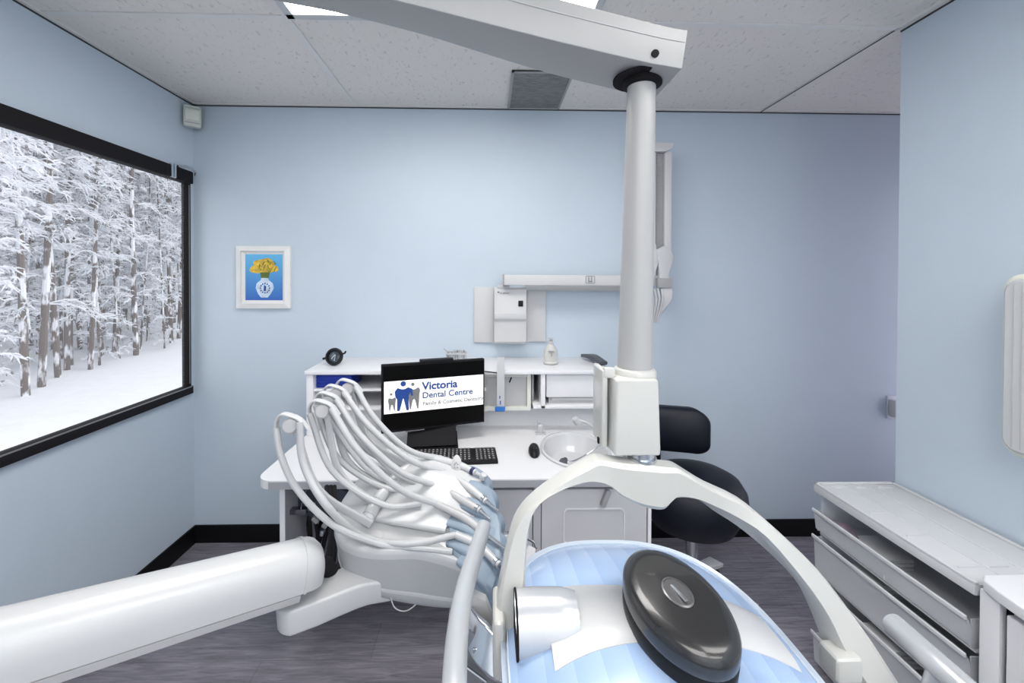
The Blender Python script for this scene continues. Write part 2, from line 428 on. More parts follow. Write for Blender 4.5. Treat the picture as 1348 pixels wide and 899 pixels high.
# ================================================================ DESK
DZ = .76
Pf = atz(500, 632, DZ); YF = Pf.y; XD0 = atz(337, 630, DZ).x; XD1 = atz(838, 632, DZ).x + .02
YBK = atz(680, 560, DZ).y      # splash panel
desk = thing('dental_desk', 'long white built-in desk with rounded corner, sink and drawers along the back wall', 'desk', ((XD0+XD1)/2, (YF+D)/2, 0))
b = NB()
# worktop outline with rounded front left corner and a hole for the basin
BX, BY, BRX, BRY = (atz(757, 592, DZ).x), atz(757, 592, DZ).y, .15, .19
def arc(cx, cy, r, a0, a1, n=6): return [(cx+r*math.cos(math.radians(a0+(a1-a0)*k/n)), cy+r*math.sin(math.radians(a0+(a1-a0)*k/n))) for k in range(n+1)]
hx0, hx1, hy0, hy1 = BX-BRX-.03, BX+BRX+.03, BY-BRY-.02, BY+BRY+.02
hy1 = min(hy1, YBK-.01)
def slab(poly, z0, z1): prism(b, [(x, y, z0) for x, y in poly], (0, 0, z1-z0))
r_ = .07
outer = [(hx0, YF)] + arc(XD0+r_, YF+r_, r_, 270, 180) + [(XD0, D-.002), (hx0, D-.002)]
slab(outer, DZ-.035, DZ)
slab([(hx0, YF), (hx1, YF), (hx1, hy0), (hx0, hy0)], DZ-.035, DZ)
slab([(hx0, hy1), (hx1, hy1), (hx1, D-.002), (hx0, D-.002)], DZ-.035, DZ)
if XD1 > hx1: slab([(hx1, YF), (XD1, YF), (XD1, D-.002), (hx1, D-.002)], DZ-.035, DZ)
# plate with elliptical hole between the rectangle and the basin rim
N_ = 48; rect = []; ell = []
for k in range(N_):
    a = 2*PI*k/N_; c_, s_ = math.cos(a), math.sin(a)
    cx, cy = (hx0+hx1)/2, (hy0+hy1)/2; hw, hh = (hx1-hx0)/2, (hy1-hy0)/2
    q = min(hw/abs(c_) if abs(c_) > 1e-6 else 9, hh/abs(s_) if abs(s_) > 1e-6 else 9)
    rect.append((cx+c_*q, cy+s_*q, DZ)); ell.append((cx+c_*min(BRX, hw-.01), cy+s_*min(BRY, hh-.01), DZ))
for sx_c in (-1, 1):
    for sy_c in (-1, 1):
        cxn, cyn = cx+sx_c*hw, cy+sy_c*hh
        kk = min(range(N_), key=lambda k: (rect[k][0]-cxn)**2+(rect[k][1]-cyn)**2)
        rect[kk] = (cxn, cyn, DZ)
rings(b, [rect, ell], cap=False)
obj('worktop', b, M_lam, desk)
SCX, SCY, SRX, SRY = (hx0+hx1)/2, (hy0+hy1)/2, min(BRX, (hx1-hx0)/2-.01), min(BRY, (hy1-hy0)/2-.01)
b = NB(); mm(b, (XD0+.06, YF-.001, DZ-.034), (XD1-.01, YF+.003, DZ-.005)); obj('edge_band', b, M_edge, desk)
# basin
sink = thing('wash_basin', 'oval white wash basin set in the desk right of the mouse', 'sink', (SCX, SCY, DZ-.11))
b = NB()
prof = [(1.10, .003), (1.10, .008), (1.04, .011), (.98, .004), (.93, -.03), (.80, -.075), (.5, -.10), (.10, -.105), (.09, -.112), (.5, -.108), (.83, -.083), (.97, -.03), (1.0, .001)]
rr = [[Vector((SCX+math.cos(2*PI*k/48)*SRX*p, SCY+math.sin(2*PI*k/48)*SRY*p, DZ+z)) for k in range(48)] for p, z in prof]
rings(b, rr, cap=False); obj('basin', b, mat('white_ceramic', (.62, .63, .65), .1, coat=.6), sink)
b = NB(); pz = at(745, 580, SCY+.03)
lathe(b, [(.0, 0), (.024, 0), (.026, .004), (.018, .006), (.014, .002), (0, .002)], (SCX-.04, SCY+.04, DZ-.098), seg=20); obj('drain', b, M_chrome, sink)
# tap
fx = atz(800, 588, DZ)
tap = thing('basin_tap', 'slim white tap with a long spout over the wash basin', 'tap', (fx.x, fx.y, DZ))
b = NB(); hd = at(762, 553, fx.y-.0)
tube(b, [(fx.x+.01, fx.y, DZ), (fx.x+.01, fx.y, DZ+.045)], .018, 14, sm=False)
tube(b, [(fx.x+.01, fx.y, DZ+.04), hd + Vector((.05, 0, -.02)), hd], [.008, .006, .006], 10)
obj('spout', b, M_whitep, tap)
b = NB(); lathe(b, [(.010, 0), (.016, .003), (.017, .03), (.012, .034)], hd+Vector((-.004, 0, -.018)), axis=(-.5, 0, .8)); obj('spray_head', b, M_whitep, tap)
b = NB(); q0 = Vector((SCX-.045, SCY+.04, DZ-.07))
tube(b, [q0, q0+Vector((.05, -.01, .005)), Vector((SCX+.06, SCY, DZ-.02)), (fx.x-.02, fx.y+.0, DZ+.02), (fx.x+.005, fx.y, DZ+.03)], .0035, 8)
obj('flexible_hose', b, M_chrome, tap)
b = NB(); lathe(b, [(.018, 0), (.020, .006), (.020, .02), (.012, .03), (.012, .034), (.004, .04)], q0-Vector((.012, 0, .018)), axis=(.5, 0, .6)); obj('hose_end', b, mat('dark_chrome', (.25, .25, .27), .25, metal=1), tap)
# splash panel, hutch
b = NB(); mm(b, (XD0+.03, YBK, DZ), (XD1, YBK+.018, at(600, 538, YBK).z)); obj('splash_panel', b, M_lam, desk)
# base
XL0 = at(369, 660, YF+.03).x
BR = at(857, 680, YF+.03).x; BL = at(645, 680, YF+.03).x; BM = at(702, 680, YF+.03).x; BM2 = at(713, 680, YF+.03).x
b = NB(); mm(b, (XL0, YF+.03, .15), (XL0+.018, D-.02, DZ-.035)); mm(b, (XL0, YF+.25, 0), (XL0+.018, D-.02, .15)); mm(b, (XL0+.018, D-.05, .0), (BL, D-.03, DZ-.035)); obj('side_panel', b, M_lamg, desk)
b = NB(); mm(b, (XL0-.001, YF+.027, .15), (XL0+.02, YF+.031, DZ-.035)); obj('panel_edge', b, M_lam, desk)
b = NB(); mm(b, (BL, YF+.05, .08), (BR, D-.02, .58)); mm(b, (BL, YF+.05, .58), (BL+.018, D-.02, DZ-.035)); mm(b, (BR-.018, YF+.05, .58), (BR, D-.02, DZ-.035)); mm(b, (BL, YF+.05, .58), (BR, YF+.056, DZ-.035)); mm(b, (BL+.02, YF+.1, 0), (BR-.02, D-.05, .08)); obj('cabinet_carcass', b, M_lamg, desk)
b = NB(); mm(b, (BL, YF+.03, .09), (BM-.004, YF+.05, DZ-.06), .003); obj('door', b, M_lamg, desk)
b = NB(); mm(b, (BM, YF+.03, .06), (BM2-.003, YF+.05, DZ-.05), .002); obj('stile', b, M_lamg, desk)
b = NB(); mm(b, (BM2, YF+.03, .09), (BR-.018, YF+.05, DZ-.06), .003); dr2 = obj('door', b, mat('cabinet_door_grey', (.56, .56, .58), .3, coat=.3), desk)
b = NB(); mm(b, (BR-.014, YF+.025, 0), (BR, YF+.06, DZ-.04), .002); obj('stile', b, M_lam, desk)
# recessed rounded panel in the door, as a rim + panel
def rrect(x0, x1, z0, z1, r, n=5):
    o_ = []
    for cx, cz, a in ((x1-r, z1-r, 0), (x0+r, z1-r, 90), (x0+r, z0+r, 180), (x1-r, z0+r, 270)):
        for k in range(n+1):
            an = math.radians(a+90*k/n); o_.append((cx+r*math.cos(an), cz+r*math.sin(an)))
    return o_
def rim(b, x0, x1, z0, z1, r, w, y, t):
    A = rrect(x0, x1, z0, z1, r); B = rrect(x0+w, x1-w, z0+w, z1-w, max(r-w, .002))
    rings(b, [[(x, y+t, z) for x, z in A], [(x, y, z) for x, z in A], [(x, y, z) for x, z in B], [(x, y+t, z) for x, z in B]], cap=False)
p0 = at(741, 716, YF+.03); p1 = at(822, 668, YF+.03)
b = NB(); rim(b, p0.x, p1.x, p0.z, p1.z, .022, .005, YF+.024, .008); obj('panel_rim', b, M_lam, dr2)
p2 = at(797, 655, YF+.02); b = NB(); box(b, (p2.x, YF+.02, p2.z), (.02, .03, .07), .005, rot=Matrix.Rotation(.35, 3, 'Y')); obj('handle', b, M_greyd, dr2)

# hutch above the desk
HZ1 = at(600, 487, 2.13).z; HY = 2.13; HX0 = at(403, 500, HY).x; HX1 = at(803, 500, HY).x
HB = at(760, 538, HY).z
hut = thing('desk_hutch', 'low white shelf unit with open bays fixed above the back of the desk', 'shelf unit', ((HX0+HX1)/2, (HY+D)/2, DZ))
def hx(u): return at(u, 510, HY).x
b = NB(); mm(b, (HX0-.005, HY-.012, HZ1-.022), (HX1, D, HZ1), .005); obj('top_board', b, M_lam, hut)
b = NB(); mm(b, (HX0, HY, DZ), (HX0+.035, D, HZ1-.022), .004); obj('side_board', b, M_lam, hut)
b = NB(); mm(b, (HX1-.02, HY, HB), (HX1, D, HZ1-.022), .003); obj('side_board', b, M_lam, hut)
b = NB(); mm(b, (hx(712), HY, HB), (hx(718), D, HZ1-.022), .002); obj('divider', b, M_lam, hut)
b = NB(); mm(b, (hx(702), HY+.08, HB), (hx(705), D, HZ1-.022), .002); obj('divider', b, M_greyp, hut)
b = NB(); mm(b, (hx(702), HY, HB), (HX1, D, HB+.018), .003); mm(b, (hx(630), HY+.08, HB), (hx(702), D, HB+.018), .003); obj('bottom_board', b, M_lam, hut)
sz = at(470, 513, HY).z
b = NB(); mm(b, (HX0+.035, HY+.01, sz-.012), (hx(640), D, sz), .003); obj('shelf', b, M_lam, hut)
sz2 = at(470, 538, HY).z
b = NB(); mm(b, (HX0+.035, HY+.01, sz2-.012), (hx(560), D, sz2), .003); obj('shelf', b, M_lam, hut)
b = NB(); mm(b, (HX0+.035, D-.06, DZ), (hx(702), D-.05, HZ1-.02)); obj('back_board', b, M_greyp, hut)
# contents
bp0, bp1 = at(416, 512, HY+.04), at(463, 491, HY+.04)
b = NB(); mm(b, (bp0.x, HY+.04, sz), (bp1.x, HY+.22, bp1.z), .004)
for k in range(3): mm(b, (bp0.x+.002, HY+.036, sz+.015+k*.02), (bp1.x-.002, HY+.041, sz+.02+k*.02))
mm(b, (bp0.x-.003, HY+.034, bp1.z-.008), (bp1.x+.003, HY+.222, bp1.z), .002)
tag(obj('storage_box', b, M_blue), 'bright blue storage box in the left bay of the desk shelf unit', 'box')
a0_z = at(640, 540, HY+.03).z
lt = thing('light_box', 'pale framed light box fixed in the middle bay behind the monitor edge', 'light box', (hx(672), HY+.05, a0_z))
a0, a1 = at(640, 540, HY+.03), at(699, 491, HY+.03)
b = NB(); rim(b, a0.x-.06, a1.x, a0.z, a1.z, .012, .02, HY+.025, .03); mm(b, (a0.x-.055, HY+.05, a0.z+.002), (a1.x-.005, HY+.056, a1.z-.002)); obj('casing', b, mat('aged_ivory', (.66, .67, .62), .4), lt)
b = NB(); mm(b, (a0.x-.04, HY+.04, a0.z+.02), (a1.x-.02, HY+.05, a1.z-.018), .003); obj('panel', b, M_greyp, lt)
b = NB(); q = at(672, 500, HY+.035); box(b, (q.x, HY+.035, q.z), (.008, .004, .03), .002, rot=Matrix.Rotation(.4, 3, 'Y')); obj('hook', b, M_black, lt)
c0, c1 = at(719, 516, HY+.02), at(799, 491, HY+.02)
b = NB(); mm(b, (c0.x, HY+.015, HB+.055), (HX1-.022, HY+.26, HZ1-.026), .006)
dz_ = thing('tissue_dispenser', 'white boxy tissue dispenser in the right bay of the shelf unit', 'dispenser', ((c0.x+HX1)/2, HY+.1, HB+.018))
obj('casing', b, M_lam, dz_)
b = NB(); mm(b, (c0.x+.015, HY+.03, HB+.018), (HX1-.03, HY+.05, HB+.056)); mm(b, (c0.x+.03, HY+.022, HB+.035), (HX1-.035, HY+.03, HB+.052), .003); obj('tissue', b, M_greyp, dz_)
# small grey reader leaning at the right end of the hutch top
q = at(793, 476, 2.3)
ph = thing('handheld_reader', 'dark grey curved handset lying on the shelf unit beside the lamp housing', 'handset', (q.x, 2.28, HZ1))
pA = at(784, 470, 2.36); 
b = NB(); strap(b, [(hx(786), 2.42, HZ1+.02), (hx(790)+.01, 2.33, HZ1+.03), (hx(797)+.015, 2.22, HZ1+.014)], [.045, .06, .05], [.02, .025, .02], (1, 0, 0), rnd=.8); obj('body', b, mat('charcoal_plastic', (.07, .075, .09), .4), ph)
# bottle on the hutch
q = at(725, 476, 2.27)
bt = thing('spray_bottle', 'small white bottle with a bent nozzle standing on the shelf unit', 'bottle', (q.x, 2.27, HZ1))
b = NB(); lathe(b, [(.030, 0), (.040, .004), (.042, .012), (.036, .018), (.038, .03), (.040, .05), (.036, .08), (.024, .10), (.014, .115)], (q.x, 2.27, HZ1), sy=.7); obj('bottle_body', b, M_ivory, bt)
b = NB(); lathe(b, [(.013, .112), (.014, .118), (.014, .13), (.008, .135)], (q.x, 2.27, HZ1), seg=16); tube(b, [(q.x, 2.27, HZ1+.125), (q.x+.004, 2.26, HZ1+.142), (q.x-.014, 2.25, HZ1+.150)], [.006, .008, .005], 10); obj('nozzle', b, M_whitep, bt)
b = NB(); mm(b, (q.x-.018, 2.235, HZ1+.075), (q.x+.016, 2.243, HZ1+.079)); mm(b, (q.x-.004, 2.235, HZ1+.05), (q.x+.002, 2.243, HZ1+.066)); obj('bottle_label', b, M_greyd, bt)
# test tube / bur stand
q = at(600, 472, 2.33)

rk = thing('instrument_stand', 'small white wire stand of little dental tools behind the monitor', 'stand', (q.x, 2.33, HZ1))
b = NB(); mm(b, (q.x-.055, 2.31, HZ1), (q.x+.065, 2.37, HZ1+.006), .002); mm(b, (q.x-.055, 2.31, HZ1+.045), (q.x+.065, 2.37, HZ1+.05), .002)
for i in range(4): mm(b, (q.x-.054+.038*i, 2.312, HZ1), (q.x-.050+.038*i, 2.316, HZ1+.048))
obj('rack', b, M_whitep, rk)
random.seed(3)
for i in range(12):
    for j in range(2):
        b = NB(); x = q.x-.05+.0095*i; y = 2.325+j*.028; h = random.uniform(.045, .07)
        tube(b, [(x, y, HZ1+.005), (x, y, HZ1+h)], .0028, 6, sm=False)
        obj('small_tool', b, random.choice([M_greyd, M_whitep, mat('maroon_plastic', (.15, .04, .05), .5), M_chrome]), rk)
b = NB(); tube(b, [(q.x-.07, 2.34, HZ1+.075), (q.x-.04, 2.33, HZ1+.06), (q.x+.03, 2.33, HZ1+.066)], .0025, 6); obj('tweezers', b, M_greyd, rk)
# magnifying loupe
q = at(440, 468, 2.25)
lp = thing('round_loupe', 'black round lens with side lugs standing on the left of the shelf unit', 'loupe', (q.x, 2.25, HZ1))
cc = Vector((q.x, 2.25, HZ1+.047)); ax = Vector((-.15, -1, .25)).normalized()
b = NB(); lathe(b, [(.036, -.012), (.046, -.012), (.048, 0), (.045, .012), (.036, .012), (.034, 0), (.036, -.012)], cc, axis=ax, seg=36); obj('rim', b, M_black, lp)
b = NB(); lathe(b, [(.001, .004), (.02, .003), (.036, -.004), (.036, -.008), (.001, -.008)], cc, axis=ax, seg=30); obj('lens', b, mat('dark_lens', (.05, .07, .09), .05, coat=1), lp)
b = NB(); tube(b, [cc+Vector((-.044, 0, -.008)), cc+Vector((-.062, 0, -.012))], .006, 8, sm=False); tube(b, [cc+Vector((.044, 0, .014)), cc+Vector((.058, 0, .020)), cc+Vector((.062, 0, .03))], .005, 8, sm=False); obj('lug', b, M_black, lp)
b = NB(); tube(b, [cc+Vector((-.01, -.012, -.01)), cc+Vector((.01, -.014, .012)), cc+Vector((.006, -.014, -.02))], .003, 6); obj('lens_glint', b, M_chrome, lp)  # bright wire shaped as the highlight on the lens
# paper strip gauge hanging in front of the light box
q0, q1 = at(659, 470, 2.1), at(657, 540, 2.1)
gs = thing('strip_card', 'tall white strip card with a blue foot beside the monitor', 'card', (q1.x, 2.1, q1.z-.004))
b = NB(); mm(b, (q0.x-.018, 2.098, q1.z+.02), (q0.x+.02, 2.102, q0.z), .001); obj('strip', b, M_whitep, gs)
b = NB(); mm(b, (q0.x-.006, 2.0965, q1.z+.06), (q0.x-.001, 2.098, q1.z+.075)); mm(b, (q0.x-.003, 2.0965, q1.z+.03), (q0.x+.002, 2.098, q1.z+.05)); obj('mark', b, M_blue, gs)
b = NB(); mm(b, (q0.x-.028, 2.085, q1.z-.004), (q0.x+.024, 2.104, q1.z+.02), .006); obj('blue_foot', b, mat('sky_blue_plastic', (.02, .14, .45), .35), gs)
# soap pump
q = atz(711, 571, DZ)
sp = thing('soap_pump', 'little white pump bottle behind the basin rim', 'soap pump', (q.x, q.y, DZ))
b = NB(); mm(b, (q.x-.026, q.y-.02, DZ), (q.x+.03, q.y+.02, DZ+.006), .003); lathe(b, [(.016, .004), (.017, .01), (.016, .045), (.010, .052)], (q.x, q.y, DZ), seg=18); obj('bottle_body', b, M_whitep, sp)
b = NB(); tube(b, [(q.x, q.y, DZ+.05), (q.x, q.y, DZ+.066)], .005, 8, sm=False); tube(b, [(q.x, q.y, DZ+.066), (q.x-.015, q.y-.01, DZ+.064)], .005, 8, sm=False); obj('nozzle', b, M_whitep, sp)

# monitor
mA = at(502, 482, 1.93); mB = at(638, 471, 2.085)
vx = Vector((mB.x-mA.x, mB.y-mA.y, 0)); MW = vx.length; vx.normalize()
zt = (mA.z+mB.z)/2; zb = (at(503, 571, 1.93).z + at(639, 556, 2.085).z)/2; MH = zt-zb
nrm = Vector((vx.y, -vx.x, 0))        # towards the camera
org = Vector((mA.x, mA.y, zb))
MM = Matrix((( vx.x, 0, nrm.x, org.x), (vx.y, 0, nrm.y, org.y), (0, 1, 0, org.z), (0, 0, 0, 1)))  # local x right, y up, z out
def tr(b, M): bmesh.ops.transform(b, matrix=M, verts=b.verts)
mon = thing('computer_monitor', 'black computer monitor on the desk showing a dental centre logo', 'monitor', (org.x+vx.x*MW/2, org.y+vx.y*MW/2, DZ))
b = NB(); mm(b, (0, 0, -.03), (MW, MH, 0), .004); tr(b, MM); obj('casing', b, M_matte, mon)
b = NB(); mm(b, (.008, .012, 0), (MW-.006, MH-.008, .0015)); tr(b, MM); scr = obj('screen', b, mat('black_screen', (.002, .002, .002), .3, spec=.1), mon)
M_scr = mat('lit_white_screen', (.8, .8, .8), .4, emit=((1, 1, 1), .55))
y0, y1 = MH*.285, MH*.755
b = NB(); mm(b, (.012, y0, .0015), (MW-.008, y1, .0022)); tr(b, MM); obj('lit_banner', b, M_scr, mon)
M_lb = mat('logo_blue', (.012, .06, .30), .5, var=0); M_lg = mat('logo_grey', (.22, .22, .22), .5, var=0)
def poly(b, pts, z0=.0022, z1=.0027): prism(b, [(x, y, z0) for x, y in pts], (0, 0, z1-z0))
bw = y1-y0
def tooth(b, ox, s, arm=False):   # tooth silhouette, s = height
    pts = [(-.30, 0), (-.22, 0), (-.16, .22), (-.08, .42), (0, .46), (.08, .42), (.16, .22), (.24, 0), (.33, .0), (.38, .35), (.40, .62), (.46, .85), (.40, .97), (.25, .98), (.1, .92), (0, .90), (-.12, .92), (-.3, .98), (-.42, .92), (-.46, .78), (-.40, .55), (-.36, .3)]
    poly(b, [(ox+x*s*.62, y0+bw*.08+y*s) for x, y in pts])
def disc(b, cx, cy, r): poly(b, [(cx+r*math.cos(2*PI*k/20), cy+r*math.sin(2*PI*k/20)) for k in range(20)], .0022, .003)
k_ = MW/136
b = NB(); tooth(b, 13*k_, bw*.42); disc(b, 12*k_, y0+bw*.60, bw*.04); tooth(b, 40.5*k_, bw*.68); disc(b, 39*k_, y0+bw*.86, bw*.055); tr(b, MM); obj('logo', b, M_lg, mon)
b = NB()
pts = [(-.34, 0), (-.20, 0), (-.02, .52), (.02, .52), (.18, 0), (.32, .0), (.30, .35), (.30, .62), (.40, .78), (.44, .62), (.55, .62), (.50, .92), (.28, 1.0), (.08, .93), (-.08, .93), (-.32, 1.0), (-.48, .85), (-.44, .62), (-.34, .50)]
poly(b, [(27*k_+x*bw*.55, y0+bw*.06+y*bw*.72) for x, y in pts], .0027, .0032); disc(b, 27*k_, y0+bw*.90, bw*.085); tr(b, MM); obj('logo', b, M_lb, mon)
Z3 = Matrix.Translation((0, 0, .0026))
TXT_OFF = .0016
text('Victoria', bw*.34, MM @ Matrix.Translation((51*k_, y0+bw*.66, .0026)), M_lb, 'lettering', mon, width=47*k_)
TXT_OFF = .0007
text('Dental Centre', bw*.27, MM @ Matrix.Translation((51*k_, y0+bw*.39, .0026)), M_lb, 'lettering', mon, width=68*k_)
TXT_OFF = .0004
text('Family & Cosmetic Dentistry', bw*.17, MM @ Matrix.Translation((52*k_, y0+bw*.16, .0026)), M_lg, 'lettering', mon, width=82*k_)
b = NB(); mm(b, (MW*.355, MH, -.028), (MW*.68, MH+.014, .004), .004); tr(b, MM); obj('sound_bar', b, M_black, mon)
b = NB(); mm(b, (MW*.22, -.006, -.02), (MW*.40, 0, -.005)); mm(b, (MW*.62, -.006, -.02), (MW*.72, 0, -.005)); tr(b, MM); obj('bracket', b, M_chrome, mon)
s0 = atz(545, 600, DZ); s1 = atz(607, 598, DZ)
b = NB(); mc = org + vx*MW*.52 - nrm*.04
rt = Matrix.Rotation(math.atan2(vx.y, vx.x)*.35, 3, 'Z')
box(b, (mc.x-.01, mc.y-.0, DZ+.006), (.24, .22, .012), .004, rot=rt); obj('stand_base', b, M_matte, mon)
b = NB(); box(b, (mc.x-.005, mc.y, (DZ+zb)/2+.06), (.09, .03, zb-DZ+.12), .005, rot=rt); obj('stand_neck', b, M_black, mon)
b = NB(); mz = mc + Vector((-.01, -.03, 0)); box(b, (mz.x, mz.y-.03, DZ+.05), (.235, .012, .105), .004, rot=rt @ Matrix.Rotation(-.9, 3, 'X')); obj('stand_plate', b, M_matte, mon)
b = NB(); tube(b, [org+vx*MW+Vector((0, 0, MH*.80)), at(655, 491, 2.11)], .003, 6, sm=False); obj('cable', b, M_black, mon)
# keyboard
kA = atz(546, 602, DZ+.015); kB = atz(652, 588, DZ+.015); kC = atz(661, 617, DZ+.015)
ang = math.radians(4)
kb = thing('keyboard', 'black full size keyboard on the desk in front of the monitor', 'keyboard', (kB.x-.22, kB.y-.07, DZ))
M_key = mat('key_black', (.03, .03, .033), .45)
kw, kd = .40, .150
KM = Matrix.Translation((kB.x, kB.y, DZ)) @ Matrix.Rotation(ang, 4, 'Z')
b = NB(); mm(b, (-kw, -kd, 0), (0, 0, .014), .004); tr(b, KM); obj('key_tray', b, M_black, kb)
M_leg = mat('key_legend', (.55, .55, .55), .5)
lb = NB()
for r in range(6):
    for c in range(21):
        if c in (15,) or (r in (1, 3) and False): continue
        if r == 5 and 4 <= c <= 8:
            if c != 4: continue
            x0, x1 = -kw+.010+c*.0182, -kw+.010+9*.0182-.003
        else: x0 = -kw+.010+c*.0182; x1 = x0+.0152
        yk = -.012 - r*(kd-.02)/6; y2 = yk-(kd-.02)/6+.003
        if len(kb.children) < 96 or True:
            b = NB(); mm(b, (x0, y2, .013), (x1, yk, .020), .0015, 1); tr(b, KM); 
            KEYS = globals().setdefault('KEYS', [])
            KEYS.append(b)
        mm(lb, (x0+.005, (y2+yk)/2-.002, .0198), (x0+.010, (y2+yk)/2+.003, .0203))
KEYS.sort(key=lambda k: -sum(v.co.x for v in k.verts)/len(k.verts))
rest = NB()
for i, k in enumerate(KEYS):
    if i < 99: obj('key', k, M_key, kb)
    else:
        me = bpy.data.meshes.new('t'); k.to_mesh(me); k.free(); rest.from_mesh(me); bpy.data.meshes.remove(me)
tag(obj('far_keys', rest, M_key, kb), kind='stuff')
tr(lb, KM); tag(obj('key_legends', lb, M_leg, kb), kind='stuff')
# mouse
q = atz(703, 596, DZ)
ms = thing('computer_mouse', 'black computer mouse on the desk between keyboard and basin', 'mouse', (q.x, q.y, DZ))
b = NB(); rr = []
for z, s in ((0, .9), (.006, 1), (.016, .96), (.026, .8), (.032, .5), (.034, .1)):
    rr.append([(q.x+math.cos(2*PI*k/28)*.027*s + .004*math.sin(2*PI*k/28), q.y+math.sin(2*PI*k/28)*.066*s, DZ+z) for k in range(28)])
rings(b, rr); obj('shell', b, M_black, ms)
b = NB(); box(b, (q.x+.004, q.y-.02, DZ+.030), (.012, .006, .004), .001); obj('wheel', b, M_chrome, ms)
# under-desk equipment
q = at(412, 668, 1.9)
ue = thing('cable_bundle', 'dark bundle of cables and clamps hanging under the left end of the desk', 'cable bundle', (q.x, 1.95, .35))
b = NB(); box(b, (at(430, 660, 1.95).x, 1.95, .60), (.26, .28, .16), .02, rot=Matrix.Rotation(.3, 3, 'Y')); obj('casing', b, mat('dark_blue_grey', (.05, .06, .08), .5), ue)
b = NB()
random.seed(9)
for i in range(9):
    s = at(400+i*6, 650+random.uniform(-5, 10), 1.85); e = at(425+random.uniform(-14, 14), 760+random.uniform(-20, 20), 1.85)
    m1 = s.lerp(e, .4)+Vector((random.uniform(-.05, .05), random.uniform(-.03, .05), .02))
    tube(b, [s, m1, e], random.uniform(.005, .011), 8)
obj('cable', b, M_black, ue)
b = NB(); p = at(393, 672, 1.75); box(b, p, (.075, .03, .022), .004); tube(b, [p+Vector((.01, 0, .01)), at(400, 655, 1.75), at(404, 643, 1.75)], .004, 8); obj('clamp', b, mat('dark_chrome', (.25, .25, .27), .25, metal=1), ue)
for (u, v, s) in ((408, 667, .03), (416, 683, .025), (430, 688, .03), (425, 700, .02)):
    b = NB(); box(b, at(u, v, 1.78), (s*1.3, .03, s*.8), .006, rot=Matrix.Rotation(u*.1, 3, 'Y')); obj('fitting', b, M_chrome if u % 2 else M_greyd, ue)

# ================================================================ WALL THINGS
# picture
a0, a1 = at(311, 406, D-.02), at(382, 324, D-.02)
pic = thing('framed_picture', 'small white framed painting of yellow flowers in a vase on the back wall', 'picture', ((a0.x+a1.x)/2, D, a0.z))
def frame(b, x0, x1, z0, z1, w, ya, yb, yi):
    for (p, q_) in (((x0, z0), (x1, z0)), ((x1, z0), (x1, z1)), ((x1, z1), (x0, z1)), ((x0, z1), (x0, z0))):
        sx = lambda x: (x0+w if x == x0 else x1-w); szz = lambda z: (z0+w if z == z0 else z1-w)
        A = [(p[0], D, p[1]), (p[0], ya, p[1]), (sx(p[0]), yi, szz(p[1])), (sx(p[0]), D, szz(p[1]))]
        B = [(q_[0], D, q_[1]), (q_[0], ya, q_[1]), (sx(q_[0]), yi, szz(q_[1])), (sx(q_[0]), D, szz(q_[1]))]
        rings(b, [A, B])
b = NB(); frame(b, a0.x, a1.x, a0.z, a1.z, .03, D-.022, 0, D-.030); frame(b, a0.x+.03, a1.x-.03, a0.z+.03, a1.z-.03, .018, D-.020, 0, D-.012); obj('picture_frame', b, mat('cream_white_paint', (.72, .73, .72), .4, var=.04, bump=.15, bscale=40), pic)
i0, i1, j0, j1 = a0.x+.048, a1.x-.048, a0.z+.048, a1.z-.045
b = NB(); mm(b, (i0-.006, D-.011, j0-.006), (i1+.006, D-.006, j1+.006))
m = bpy.data.materials.new('painted_blue_ground'); m.use_nodes = True
N = m.node_tree.nodes; tc = N.new('ShaderNodeTexCoord'); sp_ = N.new('ShaderNodeSeparateXYZ'); cr = N.new('ShaderNodeValToRGB')
mr = N.new('ShaderNodeMapRange'); mr.inputs[1].default_value = .04; mr.inputs[2].default_value = .33
m.node_tree.links.new(tc.outputs['Object'], sp_.inputs[0]); m.node_tree.links.new(sp_.outputs[2], mr.inputs[0]); m.node_tree.links.new(mr.outputs[0], cr.inputs[0]); m.node_tree.links.new(cr.outputs[0], N['Principled BSDF'].inputs['Base Color'])
cr.color_ramp.elements[0].color = (.01, .09, .42, 1); cr.color_ramp.elements[1].color = (.10, .45, .75, 1); N['Principled BSDF'].inputs['Roughness'].default_value = .3
canv = obj('canvas', b, m, pic)
iw, ih = i1-i0, j1-j0
def P2(x, z, e=0): return (i0+x*iw, D-.0112-e, j0+z*ih)
random.seed(2)
b = NB()
for (cx, cz, rx, rz) in ((.5, .72, .34, .14), (.3, .66, .2, .08), (.72, .68, .18, .07), (.55, .82, .2, .09), (.4, .8, .18, .08)):
    prism(b, [P2(cx+rx*math.cos(2*PI*k/22)*random.uniform(.85, 1.1), cz+rz*math.sin(2*PI*k/22)*random.uniform(.85, 1.1)) for k in range(22)], (0, -.0008-.0003*random.random(), 0))
obj('painted_flowers', b, mat('painted_yellow', (.62, .42, .04), .5, var=.35, scale=45), canv)
b = NB()
for k in range(26):
    x, z = random.uniform(.22, .78), random.uniform(.62, .86); a = random.uniform(0, 3.1)
    dx, dz = math.cos(a)*.07, math.sin(a)*.04
    prism(b, [P2(x-dx, z-dz, .001), P2(x-dx+.02, z-dz, .001), P2(x+dx+.02, z+dz, .001), P2(x+dx, z+dz, .001)], (0, -.0009, 0))
prism(b, [P2(.42, .48, .0009), P2(.62, .48, .0009), P2(.66, .6, .0009), P2(.40, .6, .0009)], (0, -.0009, 0))
obj('painted_leaves', b, mat('painted_green', (.10, .16, .02), .5, var=.3, scale=50), canv)
b = NB()
vp = [(.42, .50), (.62, .50), (.62, .44), (.74, .36), (.76, .26), (.68, .14), (.60, .06), (.42, .06), (.34, .14), (.28, .26), (.30, .36), (.42, .44)]
